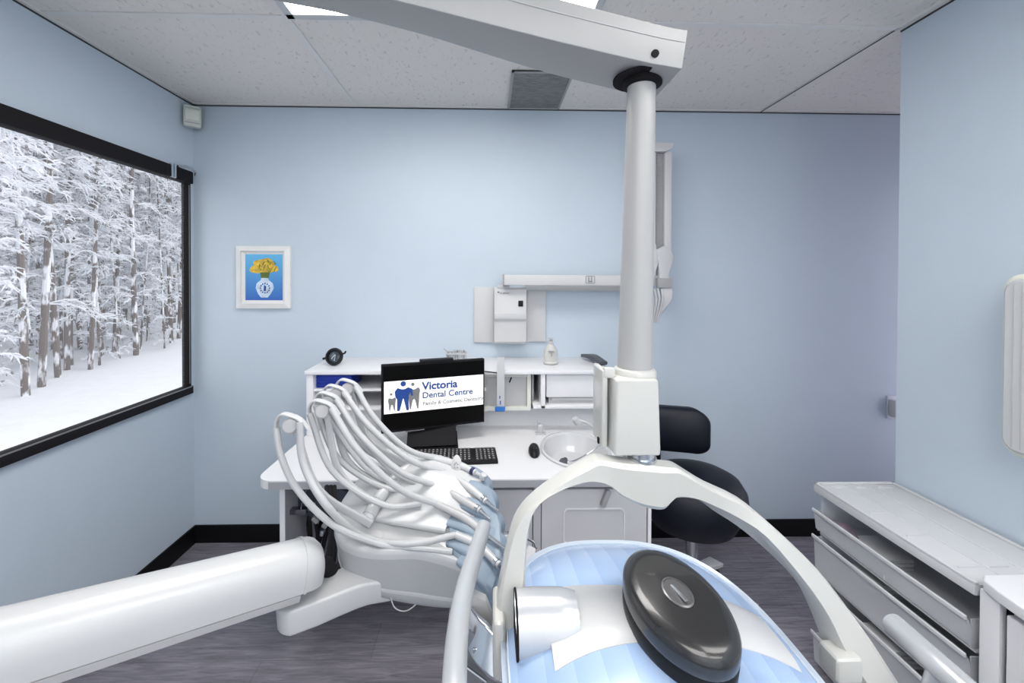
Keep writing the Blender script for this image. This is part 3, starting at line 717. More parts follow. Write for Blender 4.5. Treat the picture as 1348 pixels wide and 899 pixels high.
prism(b, [P2(x, z) for x, z in vp], (0, -.0009, 0)); obj('painted_vase', b, mat('painted_white', (.50, .62, .75), .4, var=.2, scale=40), canv)
b = NB()
for k in range(12):
    a = 2*PI*k/12; x, z = .52+.12*math.cos(a), .26+.10*math.sin(a)
    prism(b, [P2(x-.02, z-.02, .0009), P2(x+.03, z-.01, .0009), P2(x+.01, z+.03, .0009)], (0, -.0006, 0))
prism(b, [P2(.49, .2, .0009), P2(.55, .2, .0009), P2(.56, .3, .0009), P2(.50, .33, .0009)], (0, -.0006, 0))
obj('painted_pattern', b, mat('painted_cobalt', (.01, .04, .22), .5), canv)
# corner sensor
q = atx(252, 154, XL+.06)
sn = thing('motion_sensor', 'small white alarm motion sensor high in the left corner', 'sensor', (XL+.04, q.y, q.z-.06))
qc = Vector((XL+.045, at(252, 154, D-.07).y, at(252, 154, D-.07).z))
rt = Matrix.Rotation(math.radians(35), 3, 'Z')
b = NB(); box(b, qc, (.085, .05, .12), .014, 3, rot=rt); box(b, (XL+.02, qc.y+.025, qc.z), (.04, .03, .05), .004); obj('sensor_case', b, mat('aged_cream', (.58, .62, .56), .4), sn)
b = NB(); box(b, qc+rt @ Vector((0, -.026, .004)), (.062, .006, .055), .003, rot=rt); obj('sensor_window', b, mat('pale_cream', (.70, .72, .66), .3), sn)
b = NB(); box(b, qc+rt @ Vector((0, -.026, -.04)), (.07, .003, .004), rot=rt); box(b, qc+rt @ Vector((0, -.026, .042)), (.07, .003, .003), rot=rt); obj('sensor_seam', b, M_greyd, sn)
# x-ray unit on the wall
def wx(u, v=400, y=D-.03): return at(u, v, y).x
def wz(v, u=690, y=D-.03): return at(u, v, y).z
xr = thing('wall_xray_unit', 'grey wall mounted dental x-ray unit with control box and long jointed arm', 'x-ray unit', (wx(700), D, wz(450)))
b = NB(); mm(b, (wx(624), D-.02, wz(451)), (wx(650), D, wz(378)), .003); obj('wall_plate', b, M_xr, xr)
b = NB(); mm(b, (wx(693), D-.02, wz(450)), (wx(719), D, wz(380)), .003); obj('wall_plate', b, M_xr, xr)
b = NB(); yb = D-.11
prof = [(0, wz(379, y=yb)), (-.012, wz(379, y=yb)-.01), (-.018, wz(410, y=yb)), (-.030, wz(419, y=yb)), (-.014, wz(423, y=yb)), (-.016, wz(450, y=yb)), (0, wz(453, y=yb))]
ctl_x0, ctl_x1 = at(650.5, 400, yb).x, at(693, 400, yb).x
rings(b, [[(x, yb+.02+dy, z) for dy, z in prof] + [(x, D, prof[-1][1]), (x, D, prof[0][1])] for x in (ctl_x0, ctl_x1)]); bevel_all(b, .003, 2); ctl = obj('control_box', b, M_xr, xr)
b = NB(); mm(b, (ctl_x0+.001, yb-.012, wz(419, y=yb)-.004), (ctl_x1-.001, yb+.01, wz(413, y=yb)+.004), .004); obj('grip_ledge', b, M_whitep, ctl)
q = at(685.5, 399.5, yb+.004); b = NB(); box(b, (q.x, yb+.004, q.z), (.028, .012, .034), .002); obj('button', b, M_black, ctl)
q = at(656, 385, yb+.007); b = NB(); lathe(b, [(.0045, 0), (.004, .003)], (q.x, yb+.008, q.z+.002), axis=(0, -1, 0), seg=12); obj('maker_mark', b, M_dark, ctl)
b = NB()
for k_, (w_, h_) in enumerate(((.006, .012), (.005, .008), (.007, .009), (.004, .011), (.006, .008), (.005, .009))): mm(b, (q.x+.008+k_*.0095, yb+.003, q.z-.008), (q.x+.008+k_*.0095+w_, yb+.006, q.z-.008+h_))
obj('worn_print', b, M_greyd, ctl)
# horizontal arm
ya = D-.16
hz0, hz1 = at(700, 375.5, ya).z, at(700, 362, ya).z
ax0, ax1 = at(663.5, 368, ya).x, at(880, 368, ya).x
b = NB(); mm(b, (ax0, ya, hz0), (ax1, ya+.06, hz1), .004); harm = obj('horizontal_arm', b, M_xr, xr)
b = NB(); mm(b, (ax0-.006, ya-.003, hz0-.005), (ax0, ya+.063, hz1+.004), .002); obj('end_cap', b, M_greyd, harm)
q = at(777, 368, ya)
b = NB(); rim(b, q.x-.027, q.x+.027, q.z-.022, q.z+.022, .006, .004, ya-.003, .004); mm(b, (q.x-.012, ya-.003, q.z-.014), (q.x-.006, ya, q.z+.014)); mm(b, (q.x+.004, ya-.003, q.z-.014), (q.x+.010, ya, q.z+.014)); mm(b, (q.x-.01, ya-.003, q.z-.014), (q.x+.01, ya, q.z-.008)); obj('hinge_mark', b, M_greyd, harm)
q = at(670, 376, D-.12); b = NB(); mm(b, (ctl_x0+.02, D-.1, ctl.bound_box[0][2]*0+prof[0][1]-.005), (ctl_x0+.09, D-.04, hz0+.002), .004); obj('arm_pivot', b, M_whitep, xr)
b = NB(); mm(b, (ctl_x1, D-.035, hz0-.035), (at(815, 380, D-.03).x+.2, D, hz0+.0), .003); obj('wall_rail', b, M_xr, xr)
# folded vertical arm and tube head at the right end
va0, va1 = at(861, 300, ya).x, at(884, 300, ya).x
vt = at(870, 200, ya).z; vb = at(870, 330, ya).z
b = NB(); mm(b, (va1-.040, ya, vb), (va1, ya+.05, vt), .006); mm(b, (va0-.04, ya, vb), (va0+.01, ya+.05, vt), .006); obj('vertical_arm', b, M_xr, xr)
b = NB(); mm(b, (va0+.01, ya+.02, vb-.02), (va1-.04, ya+.045, vt), .004)
for k in range(40): mm(b, (va0+.02, ya+.016, vb+(vt-vb)*k/40), (va1-.055, ya+.022, vb+(vt-vb)*(k+.5)/40))
obj('spring', b, M_greyd, xr)
b = NB(); pl = [(va0-.05, vt+.0), (va1-.04, vt-.0), (va1-.01, vt+.015), (va1+.004, vt+.035), (va1+.004, vt+.05), (va0-.05, vt+.05)]
prism(b, [(x, ya-.01, z) for x, z in pl], (0, .08, 0)); bevel_all(b, .003); obj('arm_cap', b, M_xr, xr)
b = NB()
def U(u, v, dy=0): return at(u, v, ya+dy)
strap(b, [U(868, 326), U(874, 340), U(872, 360), U(874, 378)], [.05]*4, [.055, .095, .055, .06], (0, 1, 0)); obj('arm_joint', b, M_whitep, xr)
b = NB(); strap(b, [U(856, 322), U(858, 345), U(852, 370)], [.045]*3, [.05, .06, .05], (0, 1, 0)); obj('arm_joint', b, M_xr, xr)
b = NB(); mm(b, (U(866, 0).x, ya-.035, U(0, 376).z), (U(884, 0).x, ya-.005, U(0, 363).z), .003); obj('clamp_band', b, M_greyd, xr)
b = NB(); strap(b, [U(876, 378), U(876, 392), U(868, 405), U(858, 424)], [.05, .05, .04, .02], [.06, .06, .05, .02], (0, 1, 0)); obj('tube_head', b, M_xr, xr)
b = NB()
for k in range(4): tube(b, [U(856+k*5, 380, -.02), U(860+k*4, 395, -.03), U(857+k*2.5, 425, -.01)], .006, 8)
obj('cable', b, M_whitep, xr)
# light switch low on the back wall beside the partition
q = at(1173, 535, D-.01)
sw = thing('wall_socket', 'small pale wall socket on the back wall beside the right partition', 'socket', (q.x, D, q.z-.06))
b = NB(); mm(b, (q.x-.02, D-.008, q.z-.075), (q.x+.05, D, q.z+.065), .003); obj('cover_plate', b, mat('lilac_white', (.62, .64, .72), .4), sw)
b = NB(); mm(b, (q.x-.016, D-.05, q.z-.06), (q.x+.03, D-.008, q.z+.045), .01); obj('plug', b, M_whitep, sw)
# rounded box on the right wall
g0 = atx(1313, 480, XR-.10)
gt = atx(1316, 359, XR-.10).z; gb = atx(1316, 596, XR-.10).z
wb = thing('wall_dispenser', 'cream rounded dispenser box mounted on the right wall', 'dispenser', (XR, g0.y-.14, gb))
def xr_rings(b, x0, x1, ya_, yb_, za, zb, r, ins):
    A = rrect(ya_, yb_, za, zb, r, 6); B = rrect(ya_+ins, yb_-ins, za+ins, zb-ins, max(r-ins, .005), 6)
    rings(b, [[(x0, p, z) for p, z in A], [(x1+ins*.8, p, z) for p, z in A], [(x1, p, z) for p, z in B]])
b = NB(); xr_rings(b, XR, XR-.05, g0.y-.30, g0.y, gb, gt, .05, .006); xr_rings(b, XR-.05, XR-.10, g0.y-.295, g0.y-.005, gb+.004, gt-.004, .048, .012); obj('casing', b, mat('cream_plastic', (.74, .76, .66), .35), wb)
b = NB(); xr_rings(b, XR-.09, XR-.118, g0.y-.282, g0.y-.022, gb+.02, gt-.02, .04, .008); obj('front_cover', b, M_whitep, wb)
b = NB()
for k in range(5): mm(b, (XR-.1195, g0.y-.052-k*.02, gb+.035), (XR-.117, g0.y-.049-k*.02, gt-.035))
obj('rib', b, M_greyp, wb)

# ================================================================ DELIVERY UNIT (tray with hose whips)
UO = at(545, 760, 1.15)
du = thing('delivery_unit', 'white dental instrument delivery unit with curved whip arms on a thick support arm', 'dental delivery unit', (UO.x, 1.25, .70))
n_ = Vector((-.10, -.42, 1)).normalized(); p_ = Vector((-.2, 1.1, .835))
def onp(u, v, lift=0):
    r = ray(u, v); t = (p_+n_*lift-EYE).dot(n_)/r.dot(n_); return EYE + r*t
top_px = [(441, 690), (443, 705), (452, 717), (470, 725), (490, 729), (515, 730), (545, 729), (575, 735), (600, 743), (620, 752), (633, 764), (641, 776),
          (648, 765), (655, 740), (658, 712), (655, 685), (649, 662), (641, 640), (630, 622), (608, 612), (580, 602), (545, 598), (515, 604), (490, 616), (472, 632), (456, 652), (445, 672)]
top = [onp(u, v) for u, v in top_px]
cen = sum(top, Vector())/len(top)
def ringd(dz, ins, flat=0): 
    return [Vector((p.x+(cen.x-p.x)*ins, p.y+(cen.y-p.y)*ins, p.z-dz - (p.z-p_.z)*flat)) for p in top]
def crom(pts, n=3):   # closed smoothing
    N = len(pts); out = []
    for i in range(N):
        a, b_, c, d = pts[i-1], pts[i], pts[(i+1) % N], pts[(i+2) % N]
        for k in range(n):
            t = k/n; out.append(.5*((2*b_)+(c-a)*t+(2*a-5*b_+4*c-d)*t*t+(3*b_-a-3*c+d)*t**3))
    return out
b = NB()
botpx = [(447, 738), (450, 752), (458, 766), (476, 777), (498, 785), (520, 790), (545, 794), (572, 798), (598, 800), (618, 800), (634, 797), (642, 790)]
low = ringd(.10, .03)
for i_, (u_, v_) in enumerate(botpx): low[i_] = at(u_, v_, top[i_].y+.006)
def inset(R, k, dz): return [Vector((p.x+(cen.x-p.x)*k, p.y+(cen.y-p.y)*k, p.z+dz)) for p in R]
rings(b, [crom(r) for r in (inset(low, .5, -.03), inset(low, .12, -.012), low, [a.lerp(c, .12) for a, c in zip(low, top)], ringd(.02, .0), ringd(.006, .005), ringd(0, .02), ringd(-.002, .06), ringd(-.004, .5))])
body = obj('body', b, mat('shaded_body_grey', (.40, .41, .425), .35, var=.01), du, smooth=50)  # grey set darker than the cover, for the shade on the front
b = NB()
rings(b, [crom(r) for r in (ringd(.014, -.010), ringd(.003, -.010), ringd(-.004, .0), ringd(-.010, .03), ringd(-.012, .12), ringd(-.013, .6))]); obj('top_cover', b, M_whitep, du, smooth=50)
b = NB()
rings(b, [crom(r) for r in (inset([a.lerp(c, .14) for a, c in zip(low, top)], -.008, 0), inset([a.lerp(c, .20) for a, c in zip(low, top)], -.012, 0), inset([a.lerp(c, .22) for a, c in zip(low, top)], .0, 0))], cap=False); obj('seam_trim', b, M_whitep, body)
p = onp(596, 796); q = at(612, 792, 1.04)
# raised working surface humps
b = NB()
for (u0, v0, u1, v1, r) in ((455, 672, 590, 690, .030), (470, 655, 596, 668, .026), (482, 640, 600, 648, .024), (500, 626, 606, 632, .022), (520, 612, 604, 618, .020)):
    A = onp(u0, v0, .004); B = onp(u1, v1, .004)
    strap(b, [A, A.lerp(B, .5)+n_*.006, B], [r*1.1, r*1.8, r*1.9], [.016, .02, .02], (B-A).cross(n_), rnd=.9)
obj('tool_channel', b, M_whitep, body)
# recessed oval button on the left
b = NB(); lathe(b, [(.020, 0), (.022, .002), (.018, .0035), (.001, .003)], onp(492, 707, .012), axis=n_, sx=1.1, sy=.9); obj('thumb_rest', b, M_greyp, body)
# hinge shaft of the whip arms
sh = [onp(483, 684, .03), onp(500, 655, .035), onp(520, 630, .035), onp(545, 610, .03)]
b = NB(); tube(b, sh, [.019, .019, .018, .017], 20); hs_ = obj('hinge_shaft', b, M_whitep, du)
P = smooth_path(sh, 6)
b = NB()
for f in (1, 5, 9, 13, 17): 
    d = (P[min(f+1, 18)]-P[f-1]).normalized(); lathe(b, [(.0185, -.002), (.0202, -.001), (.0202, .001), (.0185, .002)], P[f], axis=d, seg=20)
obj('hinge_ring', b, M_greyp, hs_)
# blue grey holders, six ridged pads along the right end
pads = [((612, 614), (641, 632)), ((607, 634), (648, 652)), ((601, 656), (654, 682)), ((595, 680), (657, 712)), ((596, 704), (655, 742)), ((610, 730), (648, 766))]
wdt = [.030, .036, .042, .048, .052, .045]
for i, ((u0, v0), (u1, v1)) in enumerate(pads):
    A = onp(u0-2, v0+4, .008); B = onp(u1, v1, .0)+Vector((0, 0, -.012)); M_ = A.lerp(B, .5)+n_*.016
    E = B+Vector((.008, -.004, -.05))
    b = NB(); strap(b, [A, M_, B, E], [wdt[i]*.95, wdt[i]*1.12, wdt[i]*1.12, wdt[i]*.9], [.018, .028, .03, .012], (B-A).cross(n_), rnd=.75)
    obj('holder', b, M_pad, du, smooth=60)
b = NB(); bl = [(604, 612), (630, 618), (643, 638), (650, 655), (659, 690), (661, 720), (657, 748), (648, 775), (636, 770), (618, 750), (592, 722), (590, 704), (594, 672), (600, 640)]
rings(b, [[onp(u, v, .014)-Vector((0, 0, .055)) for u, v in bl], [onp(u, v, .010) for u, v in bl], [onp(u, v, .014).lerp(onp(625, 690, .014), .06) for u, v in bl]]); obj('holder_base', b, M_pad, du, smooth=40)
# whip arms and tools
tips = [((383, 560), 1.12, (488, 690)), ((425, 541), 1.20, (500, 668)), ((432, 530), 1.27, (512, 648)), ((442, 520), 1.33, (525, 632)), ((458, 512), 1.38, (540, 616))]
hend = [((470, 714), (550, 720), (612, 704), (655, 712)), ((470, 655), (530, 678), (585, 700), (618, 716)), ((486, 612), (545, 660), (600, 700), (636, 690)),
        ((500, 570), (556, 620), (600, 650), (637, 672)), ((500, 545), (548, 590), (600, 618), (640, 640))]
whip_tip = []
for i, ((u, v), Y, (bu, bv)) in enumerate(tips):
    base = onp(bu, bv, .03); tip = at(u, v, Y); whip_tip.append(tip)
    mid = base.lerp(tip, .5) + Vector((-.03, -.01, .0)) - Vector((0, 0, .035))
    b = NB(); strap(b, [base, mid, tip+Vector((.012, 0, -.012))], [.011, .010, .010], [.024, .020, .018], (0, 1, 0), rnd=.8)
    wa = obj('whip_arm', b, M_hose, du)
    b = NB(); lathe(b, [(.014, -.016), (.020, -.014), (.021, .012), (.017, .016), (.001, .017)], tip, axis=(.25, -1, .25), seg=24); obj('elbow_joint', b, M_greyp, wa)
    # guide hook over the elbow
    hk = [tip+Vector((-.036, .0, -.02)), tip+Vector((-.037, -.002, .012)), tip+Vector((-.022, -.004, .032)), tip+Vector((.004, -.004, .028)), tip+Vector((.028, -.004, .016)), tip+Vector((.05, -.004, -.01))]
    b = NB(); strap(b, hk, [.018, .020, .022, .022, .020, .014], [.006]*6, (0, 1, 0), rnd=.7); obj('hose_guide', b, M_whitep, wa)
ILAB = ['lowest white handpiece at the near end of the delivery unit with a chrome tip', 'white handpiece second from the near end of the delivery unit',
        'white handpiece in the middle of the blue grey holders', 'white handpiece fourth from the near end of the holders', 'farthest white handpiece with dark blue collar beside the keyboard']
inst = [((612, 706), (640, 735), (668, 750), -.01), ((606, 668), (640, 690), (668, 726), 0), ((600, 650), (628, 672), (650, 690), 0), ((604, 634), (628, 650), (655, 672), 0), ((590, 612), (616, 624), (637, 634), .004)]
inst = [((640, 714), (664, 742), (668, 755)), ((618, 716), (660, 700), (672, 722)), ((612, 668), (640, 688), (655, 700)), ((608, 645), (636, 664), (656, 672)), ((600, 616), (626, 630), (640, 626))]
inst = [((600, 704), (630, 718), (657, 744), (664, 752)), ((576, 664), (612, 682), (638, 702), (668, 724)), ((578, 640), (612, 660), (632, 672), (646, 684)),
        ((590, 622), (618, 642), (640, 660), (657, 673)), ((572, 604), (604, 612), (626, 622), (636, 627))]
for i in range(5):
    g = [onp(u, v, .030 if k < 3 else .02) for k, (u, v) in enumerate(inst[i])]
    t = thing('dental_handpiece', ILAB[i], 'dental handpiece', g[1], 'handpieces lying in the delivery unit')
    tip = whip_tip[i]
    b = NB(); st = tip+Vector((.03, -.016, .014))
    path = [st, st.lerp(g[0], .30)+Vector((-.01, -.03, -.02)), st.lerp(g[0], .65)+Vector((0, -.03, -.035-.01*(i == 0))), g[0]]
    if i == 0: path = [st, at(400, 612, 1.09), at(432, 668, 1.07), onp(478, 706, .022), onp(540, 716, .016), g[0]]
    tube(b, path, [.0095, .0095, .009, .0085], 12, 8); obj('hose', b, M_hose, t)
    b = NB(); e = tip+Vector((-.036, -.006, -.005))
    if i == 0: pp = [e, at(370, 600, 1.10), at(392, 645, 1.09), at(440, 692, 1.08), onp(500, 716, .014), onp(556, 722, .010), onp(596, 726, .008)]
    else: pp = [e, e.lerp(g[0], .25)+Vector((-.02, -.02, -.09)), e.lerp(g[0], .6)+Vector((-.01, -.01, -.10)), g[0]+Vector((-.05, .01, -.004))]
    tube(b, pp, [.0088, .0085, .008], 10, 8); obj('hose', b, M_hose, t)
    b = NB(); tube(b, [g[0], g[1], g[2]], [.0095, .0115, .0085], 14); obj('grip', b, M_greyp if i in (1, 2) else M_whitep, t)
    b = NB(); tube(b, [g[2], g[2].lerp(g[3], .6), g[3]], [.006, .0045, .003], 10); obj('tool_tip', b, M_chrome if i < 4 else M_whitep, t)
    b = NB(); d = (g[2]-g[1]).normalized(); lathe(b, [(.009, -.006), (.0118, -.004), (.0118, .004), (.009, .006)], g[2]-d*.012, axis=d, seg=16); obj('collar', b, mat('dark_blue_collar', (.01, .015, .08), .4) if i == 4 else M_chrome, t)
# two extra loose hoses between arms
for (a, c, Y) in (((428, 545), (560, 640), 1.25), ((446, 528), (590, 650), 1.32)):
    A = at(*a, Y); B = onp(*c, .02); b = NB(); tube(b, [A, A.lerp(B, .4)+Vector((0, -.01, -.07)), A.lerp(B, .75)+Vector((0, 0, -.05)), B], .007, 10, 8); obj('air_hose', b, M_hose, du)
# control knob with logo plate at the far end
b = NB(); kc = onp(601, 612, .035); ax = Vector((-.1, -1, .75)).normalized()
lathe(b, [(.014, -.008), (.017, -.004), (.017, .004), (.012, .008), (.001, .009)], kc, axis=ax, sx=.95, sy=1.75, seg=26, xdir=(1, 0, 0)); kn = obj('control_paddle', b, M_greyp, du)
b = NB(); U_ = ax.cross(Vector((1, 0, 0))).normalized()
for (x, y) in ((-.004, -.006), (.004, -.006), (0, .003), (-.005, .0), (.005, 0.0)):
    box(b, kc+ax*.009+Vector((1, 0, 0))*x+U_*y*1.6, (.004, .003, .004))
obj('paddle_mark', b, M_greyd, kn)
b = NB(); tube(b, [onp(604, 628, .0), kc], .006, 8, sm=False); obj('paddle_stem', b, M_greyp, kn)
b = NB(); lathe(b, [(.006, -.01), (.010, -.008), (.011, .0), (.009, .008), (.001, .01)], onp(636, 627, .034), axis=(.3, -.3, .9)); obj('end_cap', b, M_whitep, du)
# chrome tray rails right of the holders
b = NB(); tube(b, [at(656, 704, 1.32), at(668, 700, 1.34), at(700, 712, 1.30), at(706, 722, 1.28)], .004, 8); tube(b, [at(656, 712, 1.31), at(668, 707, 1.33), at(695, 718, 1.29)], .004, 8); obj('tray_rail', b, M_chrome, du)
b = NB(); A = [at(655, 708, 1.32), at(668, 702, 1.34), at(705, 722, 1.28), at(700, 770, 1.20), at(664, 762, 1.20)]; prism(b, A, (0, 0, -.004)); obj('tray_plate', b, M_greyp, du)
# bottom parts: foot block, cable, lower link
b = NB(); tube(b, [at(513, 783, 1.12), at(520, 800, 1.10), at(535, 804, 1.10), at(552, 792, 1.12)], .0016, 6); obj('hanging_cable', b, M_hose, du)
b = NB(); q = at(625, 800, 1.12); mm(b, (q.x-.028, 1.08, q.z-.09), (q.x+.045, 1.17, q.z+.10), .012, 3); obj('tray_hub', b, M_greyp, du)
b = NB(); q = at(598, 850, 1.15); mm(b, (q.x-.015, 1.14, 0), (q.x+.012, 1.17, q.z+.10), .004); obj('support_strut', b, M_greyp, du)
# lower link under the body (bracket curving right to left)
b = NB()
lk = [at(515, 758, 1.18), at(480, 766, 1.15), at(445, 780, 1.11), at(410, 796, 1.07), at(382, 808, 1.045), at(366, 812, 1.04)]
strap(b, lk, [.11, .10, .095, .09, .08, .02], [.065, .065, .065, .064, .062, .05], (.5, 1, 0), rnd=.25); obj('lower_link', b, M_whitep, du, smooth=60)
# main arm from the lower left of the picture
A0 = at(-260, 905, .52); A1 = at(0, 851, .72); A2 = at(397, 742, 1.06)
ad = (A2-A1).normalized(); A0 = A1-ad*.55
R1 = .061; sd = ad.cross(Vector((0, 0, 1))).normalized(); up_ = sd.cross(ad)
b = NB(); rr = []
sec = [(-1, -.62), (-1.0, -.2), (-.94, .2), (-.80, .55), (-.55, .83), (-.25, .98), (.1, 1.0), (.45, .9), (.75, .66), (.93, .3), (1.0, -.1), (1.0, -.62)]
L_ = (A2-A0).length
for f in (0, .25, .5, .75, .94, 1.0):
    c = A0+ad*L_*f
    rr.append([c+sd*x*R1*1.02+up_*y*R1*.98 for x, y in sec])
# domed end that slants forward at its top
for (ff, k) in ((.012, .985), (.026, .93), (.040, .80), (.050, .55), (.054, .2)):
    c = A2+ad*ff
    rr.append([c+ad*(.0)+sd*x*R1*k*1.02+up_*((y+.62)*R1*.98*k-.62*R1*.98) for x, y in sec])
rings(b, rr); obj('support_arm', b, M_whitep, du, smooth=50)
b = NB(); rings(b, [[A0+ad*f+sd*x*R1+up_*y*R1 for x, y in ((-1.0, -.90), (-1.04, -.64), (1.04, -.64), (1.0, -.90))] for f in (0, L_*.5, L_*.985)]); obj('arm_underplate', b, M_greyp, du)
b = NB(); rings(b, [[A2-ad*.006+ad*dd+sd*x*R1*kk+up_*y*R1*kk*.98 for x, y in sec] for dd, kk in ((-.004, 1.02), (-.004, 1.045), (.002, 1.045), (.002, 1.02))], cap=False); obj('arm_end_ring', b, M_whitep, du)
b = NB(); tube(b, [A2+ad*.03-up_*.03, at(428, 742, 1.12), at(440, 762, 1.16), at(470, 770, 1.2)], [.018, .02, .022, .02], 14); obj('arm_knuckle', b, M_matte, du)
b = NB()
for k in range(3): tube(b, [at(430+k*5, 640, 1.5), at(436+k*3, 700, 1.34), at(426+k*5, 760, 1.2)], .008, 8)
obj('umbilical', b, M_matte, du)
b = NB(); tube(b, [A0-ad*0, A0+Vector((0, -.02, -.3)), Vector((A0.x, A0.y-.02, .0))], [.06, .06, .07], 16); obj('floor_column', b, M_whitep, du)

# ================================================================ STOOL
sx_, sy_ = at(905, 640, 2.0).x, 2.02
st = thing('rolling_stool', 'black padded rolling stool with backrest between the desk and the partition', 'stool', (sx_, sy_, 0))
b = NB(); q0, q1 = at(850, 592, 2.12), at(921.5, 534, 2.12)
A = rrect(q0.x-.02, q1.x, q0.z, q1.z, .065, 7)
Bx = rrect(q0.x-.008, q1.x-.012, q0.z+.012, q1.z-.012, .055, 7)
def bend(x): return -.10*((x-(q0.x+.08))/.2)**2
rings(b, [[(x, 2.17+bend(x), z) for x, z in Bx], [(x, 2.155+bend(x), z) for x, z in A], [(x, 2.12+bend(x), z) for x, z in A], [(x, 2.10+bend(x), z) for x, z in Bx]]); obj('backrest', b, M_navy, st, smooth=60)
def sq(u, v, Y): return at(u, v, Y)
b = NB(); rr = []
scx, scy = at(914, 650, 1.95).x, 1.97
srx = at(980, 660, 1.95).x - scx
z1 = at(900, 607, 2.0).z
for dz, s in ((-.34, .05), (-.335, .55), (-.30, .78), (-.22, .93), (-.15, 1.0), (-.10, .98), (-.045, .86), (-.015, .66), (0, .38), (.002, .02)):
    rr.append([(scx+srx*s*math.cos(2*PI*k/40), scy+.22*s*math.sin(2*PI*k/40), z1-.025+dz*.86) for k in range(40)])
rings(b, rr); obj('seat', b, M_navy, st, smooth=80)
zs = z1-.025-.29
b = NB(); tube(b, [(scx, scy, .12), (scx, scy, zs+.02)], .028, 16, sm=False); obj('gas_column', b, M_chrome, st)
b = NB(); tube(b, [(scx-.06, scy+.18, zs+.1), (q0.x+.10, 2.20, zs+.2), (q0.x+.10, 2.19, q0.z+.05)], .014, 10); obj('back_support', b, M_matte, st)
cc = Vector((scx, scy, .10))
for k in range(5):
    a = math.radians(38+72*k); d = Vector((math.cos(a), math.sin(a), 0))
    b = NB(); strap(b, [cc+d*.02+Vector((0, 0, .03)), cc+d*.12+Vector((0, 0, .015)), cc+d*.275-Vector((0, 0, .025))], [.05, .055, .075], [.05, .035, .02], d.cross(Vector((0, 0, 1))), rnd=.6)
    lg = obj('leg', b, M_xr, st)
    b = NB(); w = cc+d*.245; lathe(b, [(.012, -.022), (.026, -.02), (.027, 0), (.026, .02), (.012, .022)], (w.x, w.y, .0275), axis=d.cross(Vector((0, 0, 1))), seg=20); obj('castor', b, M_matte, lg)
# ================================================================ DRAWER CART
X0 = atz(1061, 628, .752).x; Y1 = YE-.005; Y0 = atz(1288, 768, .75).y; X1 = XR-.014
ct = thing('drawer_cart', 'wide translucent plastic drawer unit against the right wall', 'drawer unit', ((X0+X1)/2, (Y0+Y1)/2, 0))
M_fr = mat('cart_white', (.60, .61, .63), .32, var=.01)
b = NB(); mm(b, (X0, Y0, .715), (X1, Y1, .745), .004)
mm(b, (X0, Y0, .745), (X0+.012, Y1, .752), .002); mm(b, (X1-.012, Y0, .745), (X1, Y1, .752), .002); mm(b, (X0, Y1-.012, .745), (X1, Y1, .752), .002)
cart_top = obj('top', b, M_fr, ct)
wX = X1-X0; wY = Y1-Y0
b = NB()
for f in (.34, .62): mm(b, (X0+wX*f, Y0, .744), (X0+wX*f+.010, Y1-.02, .7475), .001)
for (f0, f1, g) in ((.18, .34, .93), (.44, .56, .93), (.70, .88, .93), (.10, .30, .62), (.10, .30, .38), (.1, .55, .12)): mm(b, (X0+wX*f0, Y0+wY*g, .744), (X0+wX*f1, Y0+wY*g+.006, .748), .001)
obj('moulded_rib', b, M_fr, cart_top)
b = NB(); mm(b, (X0+.03, Y1-.012, 0), (X1, Y1, .716), .003); obj('side_panel', b, M_drawer, ct)
b = NB(); mm(b, (X0+.03, Y0, 0), (X1, Y0+.012, .716), .003); obj('side_panel', b, M_fr, ct)
b = NB(); mm(b, (X1-.01, Y0, 0), (X1, Y1, .716)); obj('back_panel', b, M_fr, ct)
lips = [(.648, .556), (.542, .385), (.365, .17), (.148, .015)]
for i, (zt_, zb_) in enumerate(lips):
    b = NB(); y0_, y1_ = Y0+.016, Y1-.006
    out = .003
    # bowed translucent front, floor and sides of one drawer
    pr = [(X0+.018, zb_), (X0+.006, zb_+.01), (X0-.0, zt_-.03), (X0-out, zt_-.016), (X0-out-.004, zt_), (X0-.006, zt_+.001), (X0+.004, zt_-.014), (X0+.010, zt_-.03), (X0+.014, zb_+.014), (X1-.03, zb_+.008), (X1-.03, zb_)]
    rings(b, [[(x, yy, z) for x, z in pr] for yy in (y0_, y1_)])
    mm(b, (X0+.012, y0_, zb_), (X1-.03, y0_+.003, zt_-.01)); mm(b, (X0+.012, y1_-.003, zb_), (X1-.03, y1_, zt_-.01))
    dw = obj('drawer', b, M_drawer, ct)
    b = NB(); mm(b, (X0-out-.007, y0_-.002, zt_-.012), (X0-.002, y1_+.004, zt_+.002), .004, 3); obj('drawer_lip', b, M_fr, dw)
    b = NB(); mm(b, (X0+.004, y0_+(y1_-y0_)*.45, zb_+.012), (X0+.007, y0_+(y1_-y0_)*.452+.004, zt_-.03)); obj('divider_rib', b, M_whitep, dw)
    if i < 3:
        b = NB(); mm(b, (X0+.02, Y0+.012, zb_-.010), (X1, Y1-.01, zb_-.004), .001); obj('rail', b, M_fr, ct)
